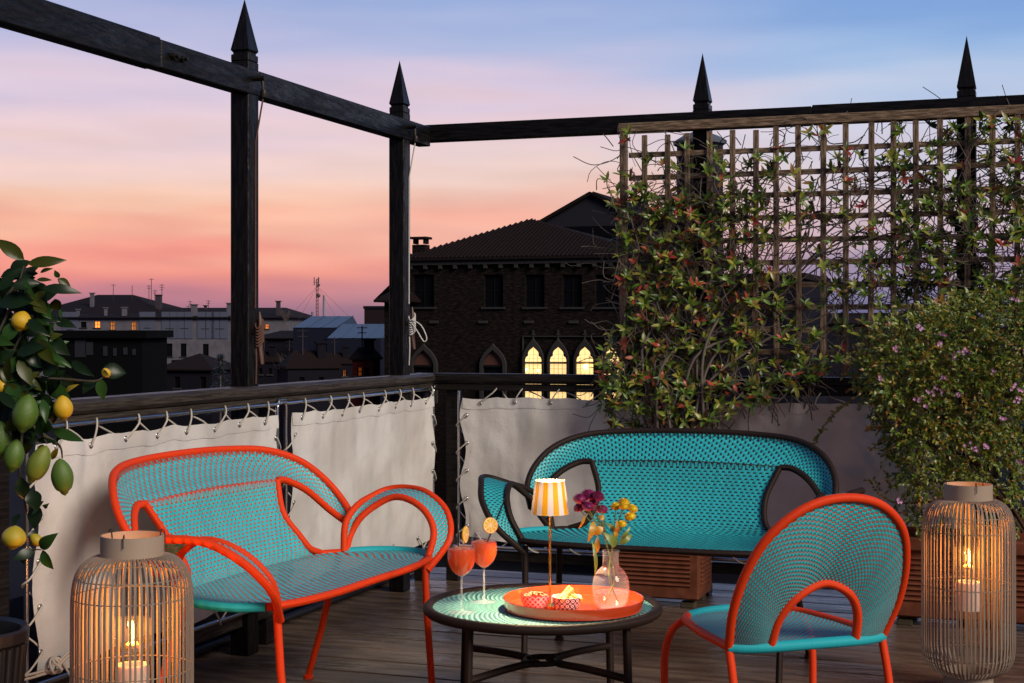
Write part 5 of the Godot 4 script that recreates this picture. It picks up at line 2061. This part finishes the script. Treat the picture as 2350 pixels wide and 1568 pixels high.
func old_town() -> void:
	var roof: Material = K.roof
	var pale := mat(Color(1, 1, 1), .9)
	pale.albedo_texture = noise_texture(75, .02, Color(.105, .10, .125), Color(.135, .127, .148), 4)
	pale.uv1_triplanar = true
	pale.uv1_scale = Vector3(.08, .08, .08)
	var f := framed(Vector3(0, 0, -200), -.06)
	var at := func(x: float, y: float) -> Vector2:   # x, y as in the 3.56-times enlarged crop
		var q := laid(47.0 + .22 * x, 626.6 + .22 * y, f)
		return Vector2(q.x, q.y)
	var wins := []
	var lit := {}
	var warm := []
	for e in [2.2, 1.0, .28]:
		var m := mat(Color(.5, .25, .1), .6)
		m.emission_enabled = true
		m.emission = Color(1.0, .50, .16)
		m.emission_energy_multiplier = e
		warm.append(m)
	for q in [[520, 550, 44, 80, 1], [658, 540, 60, 60, -1], [800, 540, 60, 62, 0], [960, 550, 56, 84, 2], [1180, 552, 56, 84, 2], [1325, 542, 50, 58, 2], [1560, 545, 66, 62, -1], [1710, 545, 66, 62, -1], [1930, 548, 62, 62, -1], [2080, 548, 72, 62, -1], [1330, 805, 60, 138, -1], [1553, 805, 62, 138, -1], [1700, 805, 62, 138, -1], [1932, 810, 62, 138, -1], [230, 560, 50, 76, -1], [320, 560, 50, 76, -1], [2570, 560, 40, 44, 1]]:
		var p: Vector2 = at.call(q[0] - q[2] / 2.0, q[1] + q[3] / 2.0)
		var e: Vector2 = at.call(q[0] + q[2] / 2.0, q[1] - q[3] / 2.0)
		if q[4] >= 0:
			lit[wins.size()] = warm[q[4]]
		wins.append(Rect2(p, e - p))
	var x0: float = at.call(90, 600).x
	var x1: float = at.call(2800, 600).x
	var eave: float = at.call(1000, 472).y
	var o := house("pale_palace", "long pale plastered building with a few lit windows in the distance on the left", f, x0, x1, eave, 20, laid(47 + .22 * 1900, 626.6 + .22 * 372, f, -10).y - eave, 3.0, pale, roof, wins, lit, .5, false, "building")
	# shutters beside the upper windows
	var blue := mat(Color(.09, .10, .15), .8)
	for x in [1515, 1605, 1665, 1755, 1888, 1980, 2035, 2125, 1285, 1365, 480, 565]:
		var p: Vector2 = at.call(x, 545)
		block(o, "shutter", Vector3(p.x, p.y - 1.8, .05), Vector3(1.1, 3.6, .1), blue)
	# the taller middle block with its hip roof
	var hi := M.new()
	var q0: Vector3 = laid(47 + .22 * 90, 626.6 + .22 * 462, f, -6)
	var q1: Vector3 = laid(47 + .22 * 1610, 626.6 + .22 * 372, f, -6)
	var r0: Vector3 = laid(47 + .22 * 805, 626.6 + .22 * 228, f, -16)
	var r1: Vector3 = laid(47 + .22 * 1175, 626.6 + .22 * 228, f, -16)
	var y0 := eave + .3
	hi.poly([Vector3(q0.x, y0, -2), Vector3(q1.x, y0, -2), r1, r0], Vector3(0, 1, 1))
	hi.poly([Vector3(q0.x, y0, -2), Vector3(q0.x, y0, -30), r0], Vector3(-1, 1, 0))
	hi.poly([Vector3(q1.x, y0, -2), Vector3(q1.x, y0, -30), r1], Vector3(1, 1, 0))
	hi.poly([Vector3(q0.x, y0, -30), Vector3(q1.x, y0, -30), r1, r0], Vector3(0, 1, -1))
	var big := obj("roof", hi, roof, o)
	var dark := mat(Color(.05, .04, .05), .8)
	for q in [[748, 310, 215, 38, 0], [1440, 330, 235, 55, 1], [600, 450, 385, 28, 0], [890, 445, 368, 28, 0], [1085, 465, 365, 44, 0], [1812, 468, 335, 56, 0], [2180, 468, 320, 50, 0], [310, 455, 390, 24, 0], [2690, 420, 300, 40, 1], [1930, 372, 345, 28, 1]]:
		var z := -8.0 if q[1] < 400 else -1.2
		var b: Vector3 = laid(47 + .22 * q[0], 626.6 + .22 * q[1], f, z)
		var t: Vector3 = laid(47 + .22 * q[0], 626.6 + .22 * q[2], f, z)
		var w: float = q[3] * .22 / FOCAL * 200
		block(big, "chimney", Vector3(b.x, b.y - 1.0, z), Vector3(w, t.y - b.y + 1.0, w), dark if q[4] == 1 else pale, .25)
	for q in [[968, 228, 118, 1], [1165, 228, 130, 0], [1365, 300, 58, 1], [1340, 290, 128, 2], [1402, 300, 178, 2], [1475, 320, 118, 3], [1770, 372, 292, 2], [1960, 372, 285, 2], [1750, 372, 340, 1]]:
		var z := -10.0
		var b: Vector3 = laid(47 + .22 * q[0], 626.6 + .22 * q[1], f, z)
		var t: Vector3 = laid(47 + .22 * q[0], 626.6 + .22 * q[2], f, z)
		aerial(big, b - Vector3(0, .8, 0), t.y - b.y + .8, dark, q[3])
	# dark hut on a nearer roof
	var sf := framed(seen(230, 752, 60) * Vector3(1, 0, 1), -.05)
	var hut_black := mat(Color(.0025, .0025, .0035), .9)  # one even near-black for the hut's walls and roof
	var hut := house("roof_hut", "black flat-roofed hut in front of the pale building on the left", sf, laid(132, 800, sf).x, laid(327, 800, sf).x, laid(230, 776, sf).y, 3.5, 0.0, 0.0, hut_black, hut_black, [], {}, .22, false, "hut")
	for q in [[185, 800, 26, 40], [205, 800, 18, 30], [242, 806, 10, 22], [264, 808, 8, 18], [288, 806, 10, 16], [308, 808, 8, 14]]:
		var c: Vector3 = laid(q[0], q[1], sf)
		block(hut, "window", Vector3(c.x, c.y - q[3] * .0087, .02), Vector3(q[2] * .0174, q[3] * .0174, .05), mat(Color(.009, .009, .014), .6))
	# houses below the pale building
	var nf := framed(seen(420, 752, 120) * Vector3(1, 0, 1), -.2)
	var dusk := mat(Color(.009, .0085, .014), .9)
	var a := laid(362, 850, nf)
	var b := laid(486, 850, nf)
	house("tiled_house", "dark hip-roofed house just in front of the pale building", nf, a.x, b.x, a.y, 6, 1.2, 2.6, dusk, roof, [Rect2(b.x - 1.0, a.y - 1.4, .5, .9), Rect2(a.x + 1.4, a.y - 1.4, .5, .9)], {}, .3)
	var tf := framed(seen(424, 752, 124) * Vector3(1, 0, 1), -.2)
	house("tall_dark_house", "dark block with a level top behind the hip-roofed house", tf, laid(397, 840, tf).x, laid(450, 840, tf).x, laid(424, 835, tf).y, 5, 0.0, 0.0, dusk, dusk, [], {}, .1)
	# right of the first post
	var rf := framed(seen(620, 752, 150) * Vector3(1, 0, 1), -.25)
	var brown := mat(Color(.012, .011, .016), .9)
	house("terraced_house", "dark tall house right of the first post with narrow windows", rf, laid(584, 780, rf).x, laid(672, 780, rf).x, laid(620, 778, rf).y, 8, .7, 1.5, brown, roof, [Rect2(-1.6, -3.6, .7, 2.0), Rect2(.1, -3.6, .7, 2.0), Rect2(1.4, -3.6, .6, 2.0)], {}, .3)
	# scaffolded building under pale sheeting
	var cf := framed(seen(740, 752, 140) * Vector3(1, 0, 1), -.28)
	var sheet := mat(Color(.075, .115, .20), .45)
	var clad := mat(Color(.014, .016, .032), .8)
	var sc := thing("sheeted_building", "building wrapped in scaffold sheeting with two pale blue covered roofs", "building", cf)
	for q in [[672, 770, 752, 726, 0.0, 3], [750, 873, 776, 744, 2.0, 4]]:
		var p0: Vector3 = laid(q[0], q[2], cf, q[4])
		var p1: Vector3 = laid(q[1], q[2], cf, q[4])
		var up: float = laid(q[0], q[3], cf, q[4] - 3.0).y
		var m := M.new()
		m.box(Vector3((p0.x + p1.x) / 2, (p0.y + GROUND) / 2, q[4] - 3.05), Vector3(p1.x - p0.x, p0.y - GROUND, 6.0))
		obj("cladding", m, clad, sc)
		for k in int(q[5]):
			m = M.new()
			var xa := lerpf(p0.x, p1.x, float(k) / q[5]) + .03
			var xb := lerpf(p0.x, p1.x, (k + 1.0) / q[5]) - .03
			var dx := .55 if q[4] == 0.0 else .25
			m.poly([Vector3(xa, p0.y, q[4]), Vector3(xb, p0.y, q[4]), Vector3(xb + dx, up, q[4] - 3.0), Vector3(xa + dx, up, q[4] - 3.0)], Vector3(0, 1, 1))
			m.poly([Vector3(xa + dx, up, q[4] - 3.0), Vector3(xb + dx, up, q[4] - 3.0), Vector3(xb, p0.y, q[4] - 6.0), Vector3(xa, p0.y, q[4] - 6.0)], Vector3(0, 1, -1))
			m.poly([Vector3(xb, p0.y, q[4]), Vector3(xb + dx, up, q[4] - 3.0), Vector3(xb, p0.y, q[4] - 6.0)], Vector3(1, 0, 0))
			m.tube([Vector3(xb + .03, p0.y + .03, q[4]), Vector3(xb + dx + .03, up + .03, q[4] - 3.0)], .04, 4)
			obj("roof_sheet", m, sheet, sc)
	# mast and thin stack
	var mz := 150.0
	var base := seen(728, 735, mz)
	var m := M.new()
	var mast := thing("radio_mast", "thin red and grey radio mast with guy wires against the sunset", "mast", Transform3D(Basis(), base))
	var top := (735 - 638) / FOCAL * mz
	for q in [[-.12, 0], [.12, 0]]:
		m.tube([Vector3(q[0], -4, 0), Vector3(q[0] * .7, top * .97, 0)], .04, 4)
	for k in 12:
		m.tube([Vector3(-.11, top * k / 12.0, 0), Vector3(.11, top * (k + 1) / 12.0, 0)], .025, 4)
	obj("lattice", m, mat(Color(.20, .07, .06), .7), mast)
	m = M.new()
	m.ball(Vector3(.15, top * .58, .1), Vector3(.2, .2, .12), 8, 5)
	m.ball(Vector3(.15, top * .83, .1), Vector3(.16, .16, .1), 8, 5)
	m.box(Vector3(-.3, top * .92, 0), Vector3(.08, .8, .08))
	m.box(Vector3(.15, top * .95, 0), Vector3(.08, .6, .08))
	m.box(Vector3(-.1, top * .90, 0), Vector3(.5, .05, .05))
	obj("dish", m, mat(Color(.06, .05, .06), .6), mast)
	m = M.new()
	for x in [-3.6, -2.2, 2.4, 4.2]:
		m.tube([Vector3(0, top * .8, 0), Vector3(x, -.6, 0)], .012, 3)
	obj("guy_wire", m, mat(Color(.08, .06, .07), .7), mast)
	m = M.new()
	var sb := seen(743.5, 760, 155)
	m.lathe([Vector2(.13, 0), Vector2(.12, 82 / FOCAL * 155)], 10)
	tag(obj("chimney_stack", m, mat(Color(.26, .24, .30), .7), self, Transform3D(Basis(), sb)), "thin pale chimney stack right of the radio mast", "chimney")
	m = M.new()
	sb = seen(717, 760, 155)
	m.lathe([Vector2(.13, 0), Vector2(.12, 44 / FOCAL * 155)], 10)
	tag(obj("chimney_stack", m, mat(Color(.20, .17, .22), .7), self, Transform3D(Basis(), sb)), "short pale chimney stack left of the radio mast", "chimney")
	var df := framed(seen(856, 752, 160) * Vector3(1, 0, 1), -.1)
	house("square_tower", "dark square block on the skyline left of the second post", df, laid(836, 720, df).x, laid(900, 720, df).x, laid(856, 709, df).y, 6, 0.0, 0.0, mat(Color(.02, .012, .016), .9), dusk, [], {}, .1, false, "building")
	# lower roofs
	var g := 0
	for q in [[832, 850, 826, 52, 95, 1, "small brick-red house with an orange-lit window below the sheeted roofs"], [720, 900, 846, 120, 88, 0, "low dark tiled house nearest the railing between the two posts"], [660, 900, 850, 60, 110, 0, "narrow dark tiled house left of the low one, between the posts"], [780, 900, 836, 70, 125, 0, "dark tiled house behind the small brick-red house"], [340, 900, 868, 70, 105, 0, "low dark roof right of the black hut"], [610, 900, 832, 60, 128, 0, "low dark house just right of the first post"]]:
		var lf := framed(seen(q[0], 752, q[4]) * Vector3(1, 0, 1), [-.3, .35, -.5, .2, .5, -.1][g])
		var hw: float = q[3] / FOCAL * q[4] / 2
		var ev: float = EYE - (q[2] - 752) / FOCAL * q[4]
		var wall := mat(Color(.07, .012, .012), .9) if q[5] == 1 else dusk
		var wn := [Rect2(-hw * .55, ev - 1.0, .3, .5), Rect2(hw * .2, ev - 1.0, .3, .5)]
		var small := house("small_house", q[6], lf, -hw, hw, ev, hw * 1.6, .45 + hw * .3, hw * .5, wall, roof, wn, {0: warm[2]} if q[5] == 1 else ({1: warm[2]} if g == 3 else {}), .15)
		block(small, "chimney", Vector3(hw * .4, ev, -hw * .5), Vector3(.5, 1.0 + hw * .3, .5), dusk, .2)
		aerial(small, Vector3(-hw * .3, ev, -hw * .6), 2.0 + hw * .2, dark, 2)
		g += 1
	# trees
	var cz := 90.0
	var cb := seen(506, 960, cz)
	var cn := thing("conifer", "dark conifer in front of the pale building beside the first post", "tree", Transform3D(Basis(), cb))
	m = M.new()
	var high := (960 - 812) / FOCAL * cz
	m.tube([Vector3(0, -6, 0), Vector3(0, high, 0)], [.14, .03], 6)
	obj("trunk", m, K.twig, cn)
	m = M.new()
	var r := RandomNumberGenerator.new()
	r.seed = 5
	for k in 90:
		var h := r.randf_range(.1, 1.0)
		var w := r.randf() * TAU
		var long := (1.05 - h) * 1.25 * r.randf_range(.6, 1.1)
		var d := Vector3(cos(w), -.28, sin(w)) * long
		var b0 := Vector3(0, high * h, 0)
		m.col = Color(.016, .022, .014)
		for j in 9:
			var fr := (j + 1) / 9.0
			var c := b0 + d * fr
			leaf(m, c, c + Vector3(r.randf_range(-.3, .3), r.randf_range(-.2, .12), r.randf_range(-.3, .3)), .09, Vector3(0, 1, .3), .05, .1, 2)
	stuff(obj("crown", m, K.leaf_paint, cn))
	for q in [[664, 900, 90, 55, "bare-branched tree in front of the terraced house"], [655, 742, 190, 22, "small bare tree on the skyline behind the terraced house"]]:
		var tb := seen(q[0], q[1], q[2])
		var tr := thing("bare_tree", q[4], "tree", Transform3D(Basis(), tb))
		m = M.new()
		var hh: float = (100 if q[2] < 100 else 34) / FOCAL * q[2]
		m.tube([Vector3(0, -4, 0), Vector3(0, hh * .4, 0)], [.1, .05], 6)
		obj("trunk", m, K.twig, tr)
		m = M.new()
		for k in 46:
			var b0 := Vector3(0, hh * r.randf_range(.1, .45), 0)
			var w := r.randf() * TAU
			var e := b0 + Vector3(cos(w) * hh * .3, hh * r.randf_range(.2, .62), sin(w) * hh * .3)
			var mid := b0.lerp(e, .5) + Vector3(cos(w), -.3, sin(w)) * .12
			m.tube([b0, mid, e], [.025, .015, .006], 4)
			for j in 4:
				var p := mid.lerp(e, r.randf())
				m.tube([p, p + Vector3(r.randf_range(-.3, .3), r.randf_range(.05, .5), r.randf_range(-.3, .3))], .006, 4)
		obj("branches", m, K.twig, tr)


# ---------------------------------------------------------------- sky
func sky_color(az: float, el: float, columns: Array) -> Color:   # degrees
	var out := []
	for col in columns:
		var q: Array = col[1]
		var c: Color = q[0][1]
		for k in q.size() - 1:
			if el >= q[k][0]:
				var f := clampf((el - q[k][0]) / (q[k + 1][0] - q[k][0]), 0, 1)
				c = (q[k][1] as Color).lerp(q[k + 1][1], f)
		out.append(c)
	for k in columns.size() - 1:
		if az <= columns[k + 1][0] or k == columns.size() - 2:
			var f := clampf((az - columns[k][0]) / (columns[k + 1][0] - columns[k][0]), 0, 1)
			return (out[k] as Color).lerp(out[k + 1], f * f * (3 - 2 * f))
	return out[0]


func sky_image() -> Image:
	var c := func(r: int, g: int, b: int) -> Color: return Color8(r, g, b).srgb_to_linear()
	var y := func(v: float) -> float: return rad_to_deg(atan((752.0 - v) / FOCAL))
	# colour by height at several bearings; the sunset lies a little left of the frame
	var left := [[y.call(735), c.call(146, 110, 134)], [y.call(705), c.call(178, 120, 140)], [y.call(665), c.call(218, 134, 140)], [y.call(625), c.call(246, 146, 132)], [y.call(580), c.call(252, 162, 142)], [y.call(535), c.call(253, 182, 154)], [y.call(480), c.call(253, 200, 172)], [y.call(410), c.call(246, 208, 196)], [y.call(330), c.call(236, 206, 210)], [y.call(250), c.call(228, 204, 220)], [y.call(180), c.call(212, 198, 224)], [y.call(100), c.call(186, 188, 226)], [y.call(0), c.call(160, 176, 222)], [20.0, c.call(126, 152, 206)], [38.0, c.call(74, 98, 150)], [90.0, c.call(36, 56, 98)]]
	var mid := [[y.call(735), c.call(140, 114, 140)], [y.call(700), c.call(164, 126, 144)], [y.call(650), c.call(198, 140, 148)], [y.call(600), c.call(246, 158, 142)], [y.call(540), c.call(250, 178, 158)], [y.call(470), c.call(244, 192, 174)], [y.call(400), c.call(240, 204, 192)], [y.call(330), c.call(234, 208, 206)], [y.call(250), c.call(230, 202, 214)], [y.call(190), c.call(212, 198, 224)], [y.call(110), c.call(178, 190, 228)], [y.call(0), c.call(148, 174, 224)], [20.0, c.call(114, 146, 204)], [38.0, c.call(68, 94, 148)], [90.0, c.call(36, 56, 98)]]
	var right := [[y.call(735), c.call(98, 98, 140)], [y.call(680), c.call(128, 122, 158)], [y.call(620), c.call(172, 152, 178)], [y.call(560), c.call(202, 176, 190)], [y.call(480), c.call(214, 190, 200)], [y.call(400), c.call(212, 202, 216)], [y.call(300), c.call(206, 208, 230)], [y.call(230), c.call(190, 204, 232)], [y.call(150), c.call(158, 190, 232)], [y.call(60), c.call(134, 172, 226)], [y.call(0), c.call(126, 166, 224)], [20.0, c.call(104, 142, 202)], [38.0, c.call(64, 92, 148)], [90.0, c.call(36, 56, 98)]]
	var east := [[0.0, c.call(56, 58, 82)], [6.0, c.call(76, 76, 104)], [14.0, c.call(84, 88, 120)], [30.0, c.call(64, 78, 116)], [50.0, c.call(48, 66, 108)], [90.0, c.call(36, 56, 98)]]
	var columns := [[-140.0, east], [-75.0, mid], [-30.0, left], [-13.0, left], [1.0, mid], [14.0, right], [32.0, right], [120.0, east]]
	var w := 2048
	var h := 1024
	var im := Image.create(w, h, false, Image.FORMAT_RGBF)
	im.fill(c.call(60, 60, 80))
	var n := FastNoiseLite.new()
	n.seed = 12
	n.frequency = 1.0
	n.fractal_octaves = 4
	for row in range(0, h / 2 + 6):
		var el := maxf(0.0, 90.0 - (row + .5) / h * 180.0)
		var fine := el < 26.0
		var step := 2 if fine else 16
		for col in range(0, w, step):
			var az := wrapf((col + step * .5) / w * 360.0, -180.0, 180.0)
			var e := el
			var v := 0.0
			if fine:
				# thin streaks of cloud that lie nearly level
				var s := n.get_noise_3d(az * .055 + el * .05, el * .55 - az * .012, 0.0)
				v = n.get_noise_3d(az * .12 + el * .1, el * 1.3 + az * .03, 7.0)
				e = maxf(0.0, el + s * 1.5 * smoothstep(.2, 3.0, el) + v * .5 * smoothstep(.3, 3.0, el))
			var k: Color = sky_color(az, e, columns)
			if fine:
				var g := 1.0 + v * .13
				k = Color(k.r * g, k.g * (1.0 + v * .09), k.b * (1.0 + v * .03))
			var lum := k.get_luminance()
			k = k.lerp(Color(lum, lum, lum), .09)
			if step == 2:
				im.set_pixel(col, row, k)
				im.set_pixel(col + 1, row, k)
			else:
				im.fill_rect(Rect2i(col, row, step, 1), k)
	return im


const LAMP := 1.25
const CANDLE := 0.16


func _ready() -> void:
	rng.seed = 7
	var cam := Camera3D.new()
	cam.name = "camera"
	cam.projection = Camera3D.PROJECTION_FRUSTUM
	cam.near = 0.1
	cam.far = 6000.0
	cam.size = 0.1 * 1567.4 / FOCAL
	cam.frustum_offset = Vector2(0, -0.1 * 32.0 / FOCAL)
	cam.position = Vector3(0, EYE, 0)
	add_child(cam)
	cam.current = true
	var pano := PanoramaSkyMaterial.new()
	pano.panorama = ImageTexture.create_from_image(sky_image())
	var sky := Sky.new()
	sky.sky_material = pano
	var env := Environment.new()
	env.background_mode = Environment.BG_SKY
	env.sky = sky
	env.tonemap_mode = Environment.TONE_MAPPER_LINEAR
	env.tonemap_exposure = 1.0
	env.sdfgi_enabled = true
	env.ssao_enabled = true
	env.ssil_enabled = true
	var we := WorldEnvironment.new()
	we.name = "environment"
	we.environment = env
	add_child(we)
	var terrace_light := DirectionalLight3D.new()  # stands in for the unseen lamps that light the terrace
	terrace_light.name = "terrace_light"
	terrace_light.light_color = Color(1.0, .95, .885)
	terrace_light.light_energy = 0.95
	terrace_light.light_angular_distance = 24.0
	terrace_light.shadow_enabled = true
	add_child(terrace_light)
	terrace_light.look_at_from_position(Vector3(.61, .54, .65), Vector3.ZERO)

	materials()
	K.sash = mat(Color(.006, .006, .007), .8)
	K.sill = mat(Color(.038, .035, .036), .8)
	var gm := M.new()
	gm.quad(Vector3(-3000, GROUND, 3000), Vector3(3000, GROUND, 3000), Vector3(3000, GROUND, -3000), Vector3(-3000, GROUND, -3000))
	setting(obj("ground", gm, mat(Color(.008, .008, .011), .8)))
	palazzo()
	old_town()

	deck()
	frame()
	railings()
	canvas_screen("off-white laced canvas screen on the left railing, nearest the viewer, behind the lemon tree", -3.388, 1.591, true, 3)
	canvas_screen("off-white laced canvas screen on the left railing next to the corner", -1.663, 1.573, true, 5)
	canvas_screen("off-white laced canvas screen on the right railing just right of the corner", .206, 1.155, false, 8)
	canvas_screen("off-white laced canvas screen on the right railing behind the bush", 1.505, 1.27, false, 13)
	rope_knot()
	trellis()
	vine()
	planter("terracotta planter with ridged sides under the dark framed sofa", .735, -7.36, Vector3(.43, .36, .30))
	planter("long terracotta planter with ridged sides behind the right lantern, holding the bush", 2.33, -6.74, Vector3(1.20, .40, .36))
	bush()
	lemon_tree()

	sofa("orange-red framed sofa with turquoise weave along the left railing", framed(Vector3(-.7724, 0, -5.1652), 1.17136), K.red_cord, K.red_strand, "red")
	sofa("dark brown framed sofa with turquoise weave in front of the right railing", framed(Vector3(.625, 0, -6.0541), -.34495), K.brown_cord, K.brown_strand, "brown")
	var table := Vector3(.103, 0, -5.05)
	coffee_table(table)
	table_things(table)
	armchair(framed(Vector3(.7545, 0, -4.3451), -2.8085))
	lantern(Vector3(-1.048, 0, -4.15), "slatted bamboo floor lantern at the lower left in front of the orange-red sofa", "glass with a lit candle lamp hanging inside the left lantern", .0)
	lantern(Vector3(1.669, 0, -5.50), "slatted bamboo floor lantern at the right in front of the terracotta planter", "glass with a lit candle lamp hanging inside the right lantern", .06)
